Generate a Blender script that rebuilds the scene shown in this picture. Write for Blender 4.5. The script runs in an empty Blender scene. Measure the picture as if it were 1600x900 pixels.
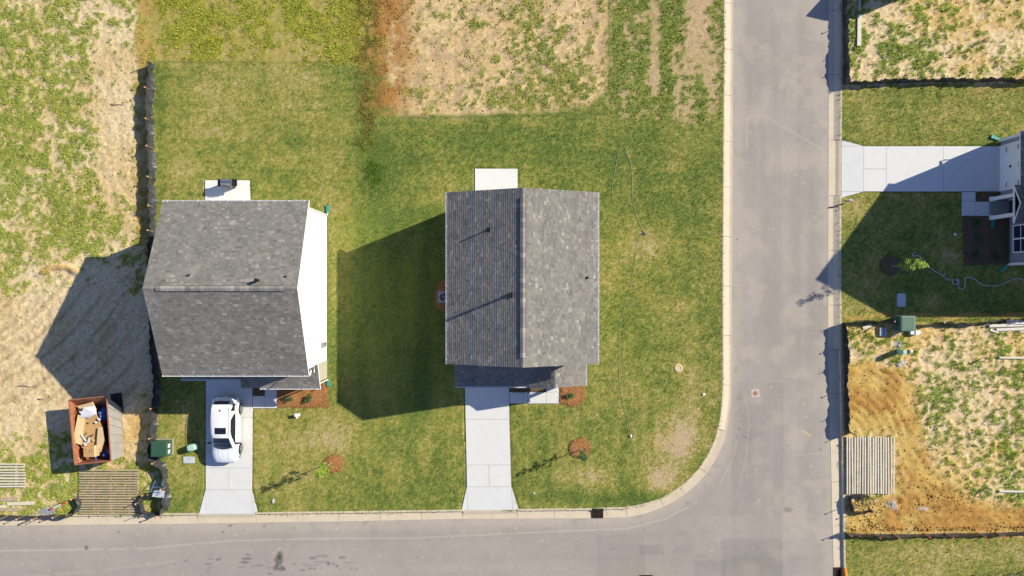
import bpy, math, random
import numpy as np
from mathutils import Vector, Matrix
from mathutils.geometry import tessellate_polygon

random.seed(7); RNG = np.random.default_rng(7)
scene = bpy.context.scene
COL = scene.collection

# ------------------------------------------------------------------ camera, sky, sun, exposure
S = 21.5          # photo pixels per metre on the ground
H = 50.0          # drone height
cam_d = bpy.data.cameras.new('camera'); cam = bpy.data.objects.new('camera', cam_d); COL.objects.link(cam)
cam.location = (0, 0, H); cam.rotation_euler = (0, 0, 0)
cam_d.sensor_width = 36; cam_d.lens = H * S / 1600 * 36
cam_d.clip_start = 0.5; cam_d.clip_end = 3000
scene.camera = cam
scene.render.resolution_x = 1024; scene.render.resolution_y = 576

SUN_EL = math.radians(31.4)
sv = Vector((257.6, 105.5, 0)).normalized()
SUN_DIR = Vector((sv.x * math.cos(SUN_EL), sv.y * math.cos(SUN_EL), math.sin(SUN_EL)))
world = bpy.data.worlds.new("World"); scene.world = world; world.use_nodes = True
wn = world.node_tree.nodes; wl = world.node_tree.links
sky = wn.new('ShaderNodeTexSky'); sky.sky_type = 'NISHITA'; sky.sun_disc = False
sky.sun_elevation = SUN_EL; sky.sun_rotation = math.atan2(sv.x, sv.y)
sky.altitude = 100; sky.air_density = 1.0; sky.dust_density = 0.15; sky.ozone_density = 2.5
tn = wn.new('ShaderNodeVectorMath'); tn.operation = 'MULTIPLY'; tn.inputs[1].default_value = (1.03, 0.98, 1.18)   # white balance of the clear sky
wl.new(sky.outputs[0], tn.inputs[0]); wl.new(tn.outputs[0], wn['Background'].inputs[0]); wn['Background'].inputs[1].default_value = 0.076
sun_d = bpy.data.lights.new('sun', 'SUN'); sun_d.energy = 4.3; sun_d.angle = math.radians(0.53)
sun_d.color = (1.0, 0.93, 0.75)
sun = bpy.data.objects.new('sun', sun_d); COL.objects.link(sun)
sun.rotation_euler = SUN_DIR.to_track_quat('Z', 'Y').to_euler()
sun.location = SUN_DIR * 80
scene.view_settings.view_transform = 'Standard'; scene.view_settings.look = 'None'
scene.view_settings.exposure = 0.75; scene.view_settings.gamma = 1.0

# ------------------------------------------------------------------ helpers
def lin(c):
    c = c / 255.0
    return c / 12.92 if c <= 0.04045 else ((c + 0.055) / 1.055) ** 2.4
KEXP = 1.38
def A(r, g, b, k=1.0):          # a real base colour from how the thing reads in full sun
    return tuple(min(0.85, lin(v) / KEXP * k) for v in (r, g, b))
def P(px, py, z=0.0):           # ground-plan position, photo units -> metres
    return Vector(((px - 800) / S, (450 - py) / S, z))
def Q(px, py, z):               # the place at height z that is seen in that direction
    f = (H - z) / H
    return Vector(((px - 800) / S * f, (450 - py) / S * f, z))

def nmat(name):
    m = bpy.data.materials.new(name); m.use_nodes = True
    return m, m.node_tree.nodes, m.node_tree.links, m.node_tree.nodes['Principled BSDF']
def mat(name, col, rough=0.7, var=0.12, scale=6.0, bump=0.0, bscale=30.0, metal=0.0, spec=0.3, coat=0.0,
        col2=None, stretch=None, dirt=0.0, dirtcol=(0.2, 0.14, 0.08)):
    m, n, l, b = nmat(name)
    b.inputs['Roughness'].default_value = rough; b.inputs['Metallic'].default_value = metal
    b.inputs['Specular IOR Level'].default_value = spec; b.inputs['Coat Weight'].default_value = coat
    tc = n.new('ShaderNodeTexCoord'); src = tc.outputs['Object']
    if stretch:
        mp = n.new('ShaderNodeMapping'); mp.inputs['Scale'].default_value = stretch
        l.new(src, mp.inputs[0]); src = mp.outputs[0]
    nz = n.new('ShaderNodeTexNoise'); nz.inputs['Scale'].default_value = scale; nz.inputs['Detail'].default_value = 6
    nz.inputs['Roughness'].default_value = 0.65; l.new(src, nz.inputs['Vector'])
    rp = n.new('ShaderNodeMapRange'); rp.inputs[1].default_value = 0.3; rp.inputs[2].default_value = 0.7
    l.new(nz.outputs[0], rp.inputs[0])
    mx = n.new('ShaderNodeMix'); mx.data_type = 'RGBA'; l.new(rp.outputs[0], mx.inputs[0])
    c2 = col2 if col2 else tuple(min(0.9, c * (1 + var)) for c in col)
    c1 = col if col2 else tuple(c * (1 - var) for c in col)
    mx.inputs[6].default_value = (*c1, 1); mx.inputs[7].default_value = (*c2, 1)
    out = mx.outputs[2]
    if dirt > 0:
        n2 = n.new('ShaderNodeTexNoise'); n2.inputs['Scale'].default_value = 0.9; n2.inputs['Detail'].default_value = 8
        n2.inputs['Roughness'].default_value = 0.7; l.new(tc.outputs['Object'], n2.inputs['Vector'])
        r2 = n.new('ShaderNodeMapRange'); r2.inputs[1].default_value = 0.45; r2.inputs[2].default_value = 0.75
        r2.inputs[4].default_value = dirt; l.new(n2.outputs[0], r2.inputs[0])
        m2 = n.new('ShaderNodeMix'); m2.data_type = 'RGBA'; l.new(r2.outputs[0], m2.inputs[0])
        l.new(out, m2.inputs[6]); m2.inputs[7].default_value = (*dirtcol, 1); out = m2.outputs[2]
    l.new(out, b.inputs['Base Color'])
    if bump > 0:
        nb = n.new('ShaderNodeTexNoise'); nb.inputs['Scale'].default_value = bscale; nb.inputs['Detail'].default_value = 4
        l.new(src, nb.inputs['Vector'])
        bp = n.new('ShaderNodeBump'); bp.inputs['Strength'].default_value = bump; bp.inputs['Distance'].default_value = 0.02
        l.new(nb.outputs[0], bp.inputs['Height']); l.new(bp.outputs[0], b.inputs['Normal'])
    return m
def attr_mat(name, attr='Col', rough=0.9, nvar=0.25, scales=(3.0, 14.0), bump=0.4, bscale=18.0, spec=0.15, trans=0.0, bdist=0.03):
    """base colour stored on the mesh, fine grain added on top"""
    m, n, l, b = nmat(name)
    b.inputs['Roughness'].default_value = rough; b.inputs['Specular IOR Level'].default_value = spec
    at = n.new('ShaderNodeAttribute'); at.attribute_name = attr
    tc = n.new('ShaderNodeTexCoord'); cur = at.outputs['Color']
    for sc in scales:
        nz = n.new('ShaderNodeTexNoise'); nz.inputs['Scale'].default_value = sc; nz.inputs['Detail'].default_value = 5
        nz.inputs['Roughness'].default_value = 0.7; l.new(tc.outputs['Object'], nz.inputs['Vector'])
        rp = n.new('ShaderNodeMapRange'); rp.inputs[1].default_value = 0.3; rp.inputs[2].default_value = 0.7
        rp.inputs[3].default_value = 1 - nvar; rp.inputs[4].default_value = 1 + nvar; rp.clamp = False
        l.new(nz.outputs[0], rp.inputs[0])
        vm = n.new('ShaderNodeVectorMath'); vm.operation = 'SCALE'; l.new(cur, vm.inputs[0]); l.new(rp.outputs[0], vm.inputs['Scale'])
        cur = vm.outputs[0]
    l.new(cur, b.inputs['Base Color'])
    if bump > 0:
        nb = n.new('ShaderNodeTexNoise'); nb.inputs['Scale'].default_value = bscale; nb.inputs['Detail'].default_value = 6
        nb.inputs['Roughness'].default_value = 0.7; l.new(tc.outputs['Object'], nb.inputs['Vector'])
        bp = n.new('ShaderNodeBump'); bp.inputs['Strength'].default_value = bump; bp.inputs['Distance'].default_value = bdist
        l.new(nb.outputs[0], bp.inputs['Height']); l.new(bp.outputs[0], b.inputs['Normal'])
    return m
def glass_mat(name, col, rough=0.05):
    m, n, l, b = nmat(name)
    b.inputs['Base Color'].default_value = (*col, 1); b.inputs['Roughness'].default_value = rough
    b.inputs['Specular IOR Level'].default_value = 0.6; b.inputs['Coat Weight'].default_value = 0.3
    return m

class MB:
    def __init__(s): s.v = []; s.f = []; s.a = []
    def add(s, vs, fs, a=None):
        o = len(s.v); s.v += [tuple(v) for v in vs]; s.f += [tuple(i + o for i in f) for f in fs]
        if a is not None: s.a += [a] * len(fs)
        return s
    def box(s, c, size, rz=0.0, tilt=None):
        x, y, z = [k / 2 for k in size]; M = Matrix.Rotation(rz, 3, 'Z')
        if tilt: M = M @ Matrix.Rotation(tilt[0], 3, 'X') @ Matrix.Rotation(tilt[1], 3, 'Y')
        c = Vector(c)
        vs = [c + M @ Vector((a * x, b * y, d * z)) for d in (-1, 1) for a, b in ((-1, -1), (1, -1), (1, 1), (-1, 1))]
        return s.add(vs, [(3, 2, 1, 0), (4, 5, 6, 7), (0, 1, 5, 4), (1, 2, 6, 5), (2, 3, 7, 6), (3, 0, 4, 7)])
    def bar(s, p, q, w, h=None, up=(0, 0, 1)):
        """box between two points"""
        p = Vector(p); q = Vector(q); h = h or w; d = (q - p).normalized(); u = Vector(up)
        if abs(d.dot(u)) > 0.98: u = Vector((0, 1, 0))
        r = d.cross(u).normalized(); u = r.cross(d).normalized()
        vs = [e + r * a * w / 2 + u * b * h / 2 for e in (p, q) for a, b in ((-1, -1), (1, -1), (1, 1), (-1, 1))]
        return s.add(vs, [(0, 1, 2, 3), (7, 6, 5, 4), (0, 4, 5, 1), (1, 5, 6, 2), (2, 6, 7, 3), (3, 7, 4, 0)])
    def prism(s, poly, z0, z1):
        """poly: list of (x,y); z1 a number or list of top heights"""
        n = len(poly); zt = z1 if hasattr(z1, '__len__') else [z1] * n
        area = sum(poly[i][0] * poly[(i + 1) % n][1] - poly[(i + 1) % n][0] * poly[i][1] for i in range(n))
        if area < 0: poly = list(poly)[::-1]; zt = list(zt)[::-1]
        vs = [(p[0], p[1], z0) for p in poly] + [(p[0], p[1], zt[i]) for i, p in enumerate(poly)]
        tr = tessellate_polygon([[Vector((p[0], p[1], 0)) for p in poly]])
        fs = []
        for t in tr:
            a, b, c = [Vector((poly[i][0], poly[i][1])) for i in t]
            if (b - a).x * (c - a).y - (b - a).y * (c - a).x < 0: t = t[::-1]
            fs.append(tuple(i + n for i in t)); fs.append(tuple(t[::-1]))
        for i in range(n):
            j = (i + 1) % n; fs.append((i, j, j + n, i + n))
        return s.add(vs, fs)
    def tube(s, pts, r, n=8, cap=True):
        pts = [Vector(p) for p in pts]; rs = r if hasattr(r, '__len__') else [r] * len(pts)
        vs = []; prev = None
        for i, p in enumerate(pts):
            d = (pts[min(i + 1, len(pts) - 1)] - pts[max(i - 1, 0)]).normalized()
            u = Vector((0, 0, 1)) if abs(d.z) < 0.95 else Vector((1, 0, 0))
            a = d.cross(u).normalized(); b = a.cross(d).normalized()
            for k in range(n):
                t = 2 * math.pi * k / n; vs.append(p + (a * math.cos(t) + b * math.sin(t)) * rs[i])
        fs = []
        for i in range(len(pts) - 1):
            for k in range(n):
                k2 = (k + 1) % n; fs.append((i * n + k, (i + 1) * n + k, (i + 1) * n + k2, i * n + k2))
        if cap: fs.append(tuple(range(n))); fs.append(tuple(len(vs) - 1 - k for k in range(n)))
        return s.add(vs, fs)
    def lathe(s, prof, n=16, c=(0, 0, 0), axis='Z'):
        vs = []
        for r, z in prof:
            for k in range(n):
                t = 2 * math.pi * k / n; x, y, w = r * math.cos(t), r * math.sin(t), z
                if axis == 'X': x, y, w = w, x, y
                vs.append((c[0] + x, c[1] + y, c[2] + w))
        fs = []
        for i in range(len(prof) - 1):
            for k in range(n):
                k2 = (k + 1) % n; fs.append((i * n + k, i * n + k2, (i + 1) * n + k2, (i + 1) * n + k))
        fs.append(tuple(range(n))[::-1]); fs.append(tuple((len(prof) - 1) * n + k for k in range(n)))
        return s.add(vs, fs)
    def grid(s, fn, nu, nv, flip=False):
        vs = [fn(i / nu, j / nv) for j in range(nv + 1) for i in range(nu + 1)]; fs = []
        for j in range(nv):
            for i in range(nu):
                a = j * (nu + 1) + i; q = (a, a + 1, a + nu + 2, a + nu + 1)
                fs.append(q[::-1] if flip else q)
        return s.add(vs, fs)
    def mesh(s, name, off=(0, 0, 0), smooth=False):
        me = bpy.data.meshes.new(name)
        me.from_pydata([(v[0] - off[0], v[1] - off[1], v[2] - off[2]) for v in s.v], [], s.f)
        if s.a and len(s.a) == len(s.f):
            at = me.attributes.new('tint', 'FLOAT', 'FACE'); at.data.foreach_set('value', s.a)
        if smooth: me.polygons.foreach_set('use_smooth', [True] * len(me.polygons))
        me.update(); return me

def tag(o, label=None, cat=None, group=None, kind=None):
    if label: o['label'] = label
    if cat: o['category'] = cat
    if group: o['group'] = group
    if kind: o['kind'] = kind
    return o
def worldpos(o):
    p = Vector((0, 0, 0))
    while o is not None: p += o.location; o = o.parent
    return p
def empty(name, loc, label=None, cat=None, group=None, kind=None, rz=0.0):
    o = bpy.data.objects.new(name, None); COL.objects.link(o); o.location = loc; o.rotation_euler = (0, 0, rz)
    o.empty_display_size = 0.2
    return tag(o, label, cat, group, kind)
def build(mb, name, material, parent=None, local=False, smooth=False, base=None, **kw):
    """world-coordinate geometry unless local; base = origin of a top-level mesh"""
    off = (0, 0, 0)
    if not local:
        off = worldpos(parent) if parent else (base or (0, 0, 0))
    me = mb.mesh(name, off, smooth); me.materials.append(material)
    o = bpy.data.objects.new(name, me); COL.objects.link(o)
    if parent: o.parent = parent
    elif base is not None: o.location = base
    return tag(o, kw.get('label'), kw.get('cat'), kw.get('group'), kw.get('kind'))
def children(o): return [c for c in bpy.data.objects if c.parent == o]
def copy_tree(o, parent=None):
    c = o.copy(); COL.objects.link(c); c.parent = parent
    for ch in children(o): copy_tree(ch, c)
    return c
def np_mesh(name, V, F, material, cols=None, tint=None, smooth=False):
    """fast mesh from arrays; F is (n,3) or (n,4)"""
    me = bpy.data.meshes.new(name); k = F.shape[1]
    me.vertices.add(len(V)); me.vertices.foreach_set('co', V.astype(np.float32).ravel())
    me.loops.add(F.size); me.loops.foreach_set('vertex_index', F.astype(np.int32).ravel())
    me.polygons.add(len(F)); me.polygons.foreach_set('loop_start', np.arange(0, F.size, k, dtype=np.int32))
    me.polygons.foreach_set('loop_total', np.full(len(F), k, dtype=np.int32))
    if smooth: me.polygons.foreach_set('use_smooth', np.ones(len(F), dtype=bool))
    me.update(calc_edges=True)
    if cols is not None:
        at = me.attributes.new('Col', 'FLOAT_COLOR', 'POINT')
        c4 = np.ones((len(V), 4), dtype=np.float32); c4[:, :3] = cols; at.data.foreach_set('color', c4.ravel())
    me.materials.append(material)
    o = bpy.data.objects.new(name, me); COL.objects.link(o); return o

# ------------------------------------------------------------------ numpy noise and masks (photo units)
def vnoise(x, y, sx, sy, seed):
    r = np.random.default_rng(seed); T = r.random((256, 256)).astype(np.float32)
    fx = x / sx + 1000.3; fy = y / sy + 1000.7
    ix = np.floor(fx).astype(int); iy = np.floor(fy).astype(int); tx = fx - ix; ty = fy - iy
    tx = tx * tx * (3 - 2 * tx); ty = ty * ty * (3 - 2 * ty)
    g = lambda a, b: T[a % 256, b % 256]
    return (g(ix, iy) * (1 - tx) + g(ix + 1, iy) * tx) * (1 - ty) + (g(ix, iy + 1) * (1 - tx) + g(ix + 1, iy + 1) * tx) * ty
def fbm(x, y, s, seed, octv=4, ax=1.0, ay=1.0, gain=0.55):
    t = 0; a = 1; n = 0
    for k in range(octv):
        t = t + a * vnoise(x + 37 * k, y - 19 * k, s * ax / 2 ** k, s * ay / 2 ** k, seed + k * 13); n += a; a *= gain
    return t / n            # 0..1, centred on 0.5
def sst(a, b, t):
    t = np.clip((t - a) / (b - a), 0, 1); return t * t * (3 - 2 * t)
def sdist(x, y, poly):
    """signed distance, positive inside"""
    d = np.full(x.shape, 1e9); ins = np.zeros(x.shape, bool); n = len(poly)
    for i in range(n):
        x0, y0 = poly[i]; x1, y1 = poly[(i + 1) % n]; ex, ey = x1 - x0, y1 - y0
        L = ex * ex + ey * ey + 1e-9; t = np.clip(((x - x0) * ex + (y - y0) * ey) / L, 0, 1)
        d = np.minimum(d, (x - x0 - t * ex) ** 2 + (y - y0 - t * ey) ** 2)
        c = ((y0 > y) != (y1 > y)) & (x < (x1 - x0) * (y - y0) / ((y1 - y0) if y1 != y0 else 1e-9) + x0)
        ins ^= c
    d = np.sqrt(d); return np.where(ins, d, -d)
def blob(x, y, L):
    t = 0
    for cx, cy, rx, ry, a in L: t = t + a * np.exp(-(((x - cx) / rx) ** 2 + ((y - cy) / ry) ** 2))
    return t
def mixc(a, b, t): return a * (1 - t[..., None]) + np.asarray(b) * t[..., None]

# ------------------------------------------------------------------ plan of the place (photo units)
# back edge of the inner curb: bottom street, corner, left side of the side street
CURB_IN = [(-700, 812), (-100, 807), (0, 805), (300, 801.5), (560, 798.5), (700, 796.5), (925, 794), (978, 792), (1005, 787), (1031, 779),
           (1048, 770), (1061, 761), (1078, 747), (1092, 731), (1106, 710), (1118, 683), (1124.5, 655), (1127.5, 628), (1128.6, 602),
           (1128.6, 500), (1128.6, 400), (1130, 200), (1131, 0), (1132, -500)]
ROAD_IN = [(-700, 829), (-100, 824), (0, 822), (300, 819), (560, 815), (700, 811.8), (925, 810.5), (980, 809), (1011, 803), (1038, 792),
           (1055, 784), (1071, 772.5), (1089, 758), (1105, 740), (1119, 719), (1133, 690), (1139.5, 658), (1142.5, 629), (1143.6, 602),
           (1144, 500), (1144.6, 400), (1145.8, 200), (1146.5, 0), (1147, -500)]
CURB_OUT = [(1316.5, -500), (1316, 0), (1316, 100), (1315, 250), (1314.3, 400), (1315, 500), (1317, 600), (1319, 700), (1321, 850), (1322, 900), (1332, 1500)]
ROAD_OUT = [(1296.5, -500), (1296, 0), (1296, 100), (1295.5, 250), (1295, 400), (1295, 500), (1297, 600), (1299, 700), (1302.5, 850), (1304, 900), (1313, 1500)]
ROAD_POLY = [(1296, -480)] + ROAD_OUT[1:-1] + [(1313, 1480), (1150, 1480), (1135, 1010), (1100, 982), (-680, 995)] + ROAD_IN[:-1] + [(1147, -480)]
ROADBED = CURB_OUT[:-1] + [(1332, 1480), (1138, 1480), (1120, 1020), (1090, 996), (-680, 1008), (-680, 814)] + CURB_IN[1:]

DRIVE1 = [ # slabs: polygon, top heights
    ([(322, 566), (376, 566), (376, 592), (394.5, 592), (394.5, 652), (322, 652)], None),
    ([(322, 652), (394.5, 652), (393.8, 731), (321.5, 731)], None),
    ([(321.5, 731), (357.5, 731), (357.5, 765), (321.5, 765)], None),
    ([(357.5, 731), (393.8, 731), (393, 765), (357.5, 765)], None),
    ([(321.5, 765), (393, 765), (394.5, 803), (321.5, 803.8)], [0.03, 0.03, -0.03, -0.03]),
    ([(321.5, 765), (321.5, 803.8), (310.5, 804)], [0.03, -0.03, -0.02]),
    ([(393, 765), (403, 803), (394.5, 803)], [0.03, -0.02, -0.03])]
DRIVE2 = [
    ([(725.5, 560), (795, 560), (796, 655), (727.3, 655)], None),
    ([(727.3, 655), (796, 655), (798, 726.5), (729, 726.5)], None),
    ([(729, 726.5), (764, 726.5), (764.5, 760.5), (729.5, 760.5)], None),
    ([(764, 726.5), (798, 726.5), (799, 760.5), (764.5, 760.5)], None),
    ([(729.5, 760.5), (799, 760.5), (801, 797), (730.5, 797.5)], [0.03, 0.03, -0.03, -0.03]),
    ([(729.5, 760.5), (730.5, 797.5), (721, 797.5)], [0.03, -0.03, -0.02]),
    ([(799, 760.5), (810.5, 796.5), (801, 797)], [0.03, -0.02, -0.03])]
DRIVE3 = [
    ([(1315, 228.5), (1349.3, 228.5), (1349.3, 299.3), (1315, 299.3)], [-0.03, 0.03, 0.03, -0.03]),
    ([(1315, 228.5), (1315, 218.5), (1349.3, 228.5)], [-0.03, -0.02, 0.03]),
    ([(1315, 299.3), (1349.3, 299.3), (1315, 309)], [-0.03, 0.03, -0.02]),
    ([(1349.3, 228.5), (1384.5, 228.5), (1384.5, 264), (1349.3, 264)], None),
    ([(1349.3, 264), (1384.5, 264), (1384.5, 299.3), (1349.3, 299.3)], None),
    ([(1384.5, 228.5), (1473.5, 228.5), (1473.5, 299.3), (1384.5, 299.3)], None),
    ([(1473.5, 228.5), (1562, 228.5), (1562, 299.3), (1473.5, 299.3)], None)]
WALK1 = [([(395, 618.5), (414, 618.5), (414, 638), (395, 638)], None), ([(414, 604), (433, 604), (433, 618.5), (414, 618.5)], None),
         ([(414, 618.5), (433, 618.5), (433, 638), (414, 638)], None), ([(414, 570), (433, 570), (433, 604), (414, 604)], None)]
WALK2 = [([(796, 612.5), (824.5, 612.5), (824.5, 630.5), (796, 630.5)], None), ([(824.5, 612.5), (853.5, 612.5), (853.5, 630.5), (824.5, 630.5)], None),
         ([(853.5, 612.5), (873.5, 612.5), (873.5, 630.5), (853.5, 630.5)], None), ([(853.5, 565), (873.5, 565), (873.5, 612.5), (853.5, 612.5)], None)]
WALK3 = [([(1503, 300), (1524, 300), (1524, 315), (1503, 315)], None), ([(1503, 315), (1524, 315), (1524, 337.5), (1503, 337.5)], None),
         ([(1524, 315), (1545.5, 315), (1545.5, 337.5), (1524, 337.5)], None)]
PATIO1 = [([(320.5, 281.5), (390, 281.5), (391, 334), (320.5, 334)], None)]
PATIO2 = [([(742, 263.5), (809, 263.5), (809, 322), (742, 322)], None)]
HOUSE1 = (321, 338, 511, 562); HOUSE2 = (717.5, 323.5, 911.5, 548.5); HOUSE3 = (1566, 226, 1840, 412)

# ------------------------------------------------------------------ ground sheet
def axis_lines(a, b, step, far):
    core = np.arange(a, b + step, step); out = []; d = step; x = core[0]
    left = []
    while x > -far: d *= 1.35; x -= d; left.append(x)
    right = []; d = step; x = core[-1]
    while x < far: d *= 1.35; x += d; right.append(x)
    return np.array(left[::-1] + list(core) + right)
gx = axis_lines(-41.5, 41.5, 0.1, 1500); gy = axis_lines(-24.5, 24.5, 0.1, 1500)
GX, GY = np.meshgrid(gx, gy); px = GX * S + 800; py = 450 - GY * S
wx = px + (fbm(px, py, 22, 5, 3) - 0.5) * 16; wy = py + (fbm(px, py, 22, 6, 3) - 0.5) * 16     # wobbled coordinates

c = lambda r, g, b: np.array(A(r, g, b))
LAWN_G = c(134, 146, 68); LAWN_O = c(164, 159, 82); LAWN_T = c(196, 180, 112); LAWN_D = c(104, 124, 58)
WEED = c(132, 156, 62); WEED_D = c(96, 128, 56); SAND = c(238, 212, 168); SAND_G = c(220, 200, 168); TAN = c(228, 194, 138)
CLAY = c(222, 186, 106); CLAY_D = c(202, 154, 82); ORANGE = c(218, 172, 98)

n60 = fbm(px, py, 60, 11); n20 = fbm(px, py, 20, 12); n8 = fbm(px, py, 8, 14, 3); n4 = fbm(px, py, 4.5, 15, 2)
nv = fbm(px, py, 14, 17, 3, ax=0.5, ay=4.0); nh = fbm(px, py, 14, 18, 3, ax=4.0, ay=0.5)
# mown lawn: how dry it is, with house shade toned in
wn_ = RNG.random(px.shape)
dry = (n60 - 0.5) * 0.75 + (n20 - 0.5) * 0.32 + (n8 - 0.5) * 0.36 + (n4 - 0.5) * 0.7 + (wn_ - .5) * .6 + 0.45
dry += blob(px, py, [(330, 170, 80, 60, .12), (450, 130, 60, 50, .1), (300, 290, 50, 40, .15), (460, 700, 60, 60, .32), (540, 680, 50, 50, .25),
                     (600, 720, 50, 60, .15), (420, 260, 60, 40, .05), (600, 250, 40, 60, -.3), (560, 130, 30, 140, -.12), (700, 230, 90, 40, -.3),
                     (860, 230, 90, 40, -.25), (1010, 250, 70, 90, -.25), (1100, 300, 30, 160, -.15), (1000, 400, 60, 60, .05), (1050, 380, 60, 160, -.05), (1040, 500, 40, 30, .2), (1100, 640, 14, 60, .15), (980, 640, 40, 60, -.1),
                     (1062, 690, 36, 50, 1.0), (1075, 600, 22, 50, .5), (1030, 745, 36, 22, .7), (900, 745, 40, 16, .5), (620, 420, 60, 160, -.18), (780, 210, 140, 30, -.15), (860, 760, 40, 20, -.25),
                     (950, 780, 120, 12, -.6), (1095, 730, 20, 30, -.5), (760, 210, 40, 20, .1), (985, 300, 12, 80, .22), (1010, 380, 30, 25, .28),
                     (1060, 480, 40, 50, .22), (660, 700, 30, 100, -.05), (700, 760, 30, 40, -.25), (540, 780, 80, 14, -.15), (450, 780, 40, 14, .05),
                     (1400, 180, 60, 30, .02), (1500, 180, 80, 30, .1), (1345, 155, 25, 15, .2), (1340, 470, 20, 25, .25), (1455, 470, 25, 12, .7),
                     (1480, 400, 22, 12, .5), (1500, 872, 110, 22, .4), (1590, 850, 40, 20, .25), (1350, 870, 30, 20, .0), (1460, 860, 60, 10, .2), (290, 650, 12, 30, .6),
                     (300, 760, 25, 30, .1), (275, 780, 20, 20, -.3), (600, 340, 50, 30, .1), (650, 300, 40, 30, .05), (580, 200, 22, 120, -.3),
                     (250, 200, 10, 120, -.3), (1340, 330, 20, 15, .3), (1500, 470, 200, 14, -.15), (520, 560, 10, 60, -.2)])
house_shade = sst(520, 550, px) * sst(730, 690, px) * sst(300, 340, py) * sst(680, 640, py); dry = dry * (1 - .6 * house_shade) + house_shade * (.08 + (fbm(px, py, 40, 21, 3, ax=.6, ay=5) - .5) * .7)  # deepens the lawn colour where the house shadow falls between the houses
dry += (nv - 0.5) * 0.5 * sst(600, 640, py) + (nh - 0.5) * 0.4 * sst(330, 280, py)
dry += 0.07 * np.sin(px / 6.5) * sst(585, 640, px) * sst(745, 720, px) * sst(640, 670, py)
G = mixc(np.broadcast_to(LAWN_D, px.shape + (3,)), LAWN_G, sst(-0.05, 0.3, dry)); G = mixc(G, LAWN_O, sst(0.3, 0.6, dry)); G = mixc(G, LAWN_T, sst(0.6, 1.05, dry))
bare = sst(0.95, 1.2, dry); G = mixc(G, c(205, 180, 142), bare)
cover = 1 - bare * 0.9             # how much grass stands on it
weedy = np.zeros(px.shape)         # coarse leafy growth
hgt = (n20 - 0.5) * 0.03

def sandy_lot(mask_poly, dens, soil, soil2, green, green2, seed, soft=6, hummock=0.06, gs=16):
    global G, cover, weedy, hgt
    m = sst(-soft, soft, sdist(wx, wy, mask_poly))
    q = fbm(px, py, gs, seed, 4); q2 = fbm(px, py, 5, seed + 3, 2); q3 = fbm(px, py, 70, seed + 5, 3)
    w = dens + (q - 0.5) * 1.7 + (q2 - 0.5) * 1.4 + (wn_ - .5) * .25
    g = sst(0.36, 0.68, w)
    so = mixc(np.broadcast_to(soil, px.shape + (3,)), soil2, sst(0.35, 0.65, q3 + (q2 - 0.5) * 0.6))
    so = so * (0.9 + 0.2 * fbm(px, py, 3.5, seed + 8, 2))[..., None]
    gr = mixc(np.broadcast_to(green, px.shape + (3,)), green2, sst(0.3, 0.7, fbm(px, py, 9, seed + 9, 3)))
    cc = mixc(so, gr * 1.0, g * 0.9) * (0.88 + 0.24 * wn_)[..., None]
    G = G * (1 - m[..., None]) + cc * m[..., None]
    cover = cover * (1 - m) + g * 0.6 * m; weedy = weedy * (1 - m) + g * m
    hgt = hgt * (1 - m) + m * ((q - 0.5) * hummock * 1.5 + (q2 - 0.5) * hummock)

# unmown band along the top
sandy_lot([(205, -400), (600, -400), (600, 100), (530, 98), (236, 96), (205, 96)],
          0.42 + blob(px, py, [(310, 45, 46, 60, .6), (235, 60, 20, 50, .1), (400, 70, 50, 30, -.2), (400, 30, 20, 30, .2), (470, 40, 22, 50, .3), (440, 60, 20, 50, -.2), (545, 30, 26, 90, .5)]),
          c(184, 166, 98), c(176, 164, 86), c(146, 154, 52), c(170, 168, 64), 101, soft=5, hummock=0.05, gs=20)
o = sst(30, 0, np.abs(wx - 222)) * sst(110, 60, py) * sst(.4, .6, n20 + .1); G = mixc(G, c(206, 166, 96), o * .6)
# top middle and the strip beside the street
sandy_lot([(950, -400), (1133, -400), (1133, 150), (1100, 190), (950, 185)],
          0.50 + (fbm(px, py, 34, 19, 4, ax=.55, ay=4.0) - 0.5) * 3.0 + blob(px, py, [(1115, 120, 14, 120, .3), (1030, 60, 40, 60, .12), (1100, 100, 20, 30, -.1), (1040, 160, 80, 20, .3)]),
          c(196, 172, 126), c(204, 176, 136), c(124, 146, 62), c(142, 152, 68), 121, soft=12, hummock=0.035, gs=9)
sandy_lot([(592, -400), (950, -400), (951, 130), (930, 158), (860, 170), (740, 178), (622, 181), (600, 100)],
          0.10 + (fbm(px, py, 44, 23, 3) - .5) * .8 + blob(px, py, [(670, 100, 50, 70, -.2), (700, 25, 34, 32, .35), (735, 45, 18, 30, .3), (830, 60, 70, 70, .52), (880, 130, 60, 34, .55), (780, 150, 28, 18, .42), (915, 40, 30, 60, .1),
                               (800, 165, 120, 10, .25), (595, 60, 10, 90, .4), (640, 150, 16, 16, .2)]),
          c(236, 206, 154), c(222, 190, 138), c(130, 148, 68), c(164, 162, 76), 131, soft=9, hummock=0.035, gs=11)
o = sst(0.52, 0.62, fbm(px, py, 12, 25, 4)) * sst(-4, 8, sdist(wx, wy, [(592, -400), (950, -400), (951, 130), (860, 170), (740, 178), (622, 181), (600, 100)])) * (1 - weedy); G = mixc(G, c(184, 158, 130), o * .55)
o = sst(62, 8, np.abs(wx + (n60 - .5) * 50 - 606)) * sst(190, 160, py) * sst(0.3, 0.62, n20 * .6 + n8 * .4 + 0.1); G = mixc(G, c(184, 134, 74), o * 0.95)
o = sst(26, 6, np.abs(wx - 572)) * sst(300, 240, py) * sst(0.44, 0.56, n8 + 0.03); weedy = np.maximum(weedy, o * sst(0.42, 0.55, n20)); G = mixc(G, c(112, 120, 46), o * 0.8)
o = sst(30, 8, np.abs(wx - 572)) * sst(260, 180, py) * sst(.5, .62, n8); G = mixc(G, c(136, 106, 64), o * .5)
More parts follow.
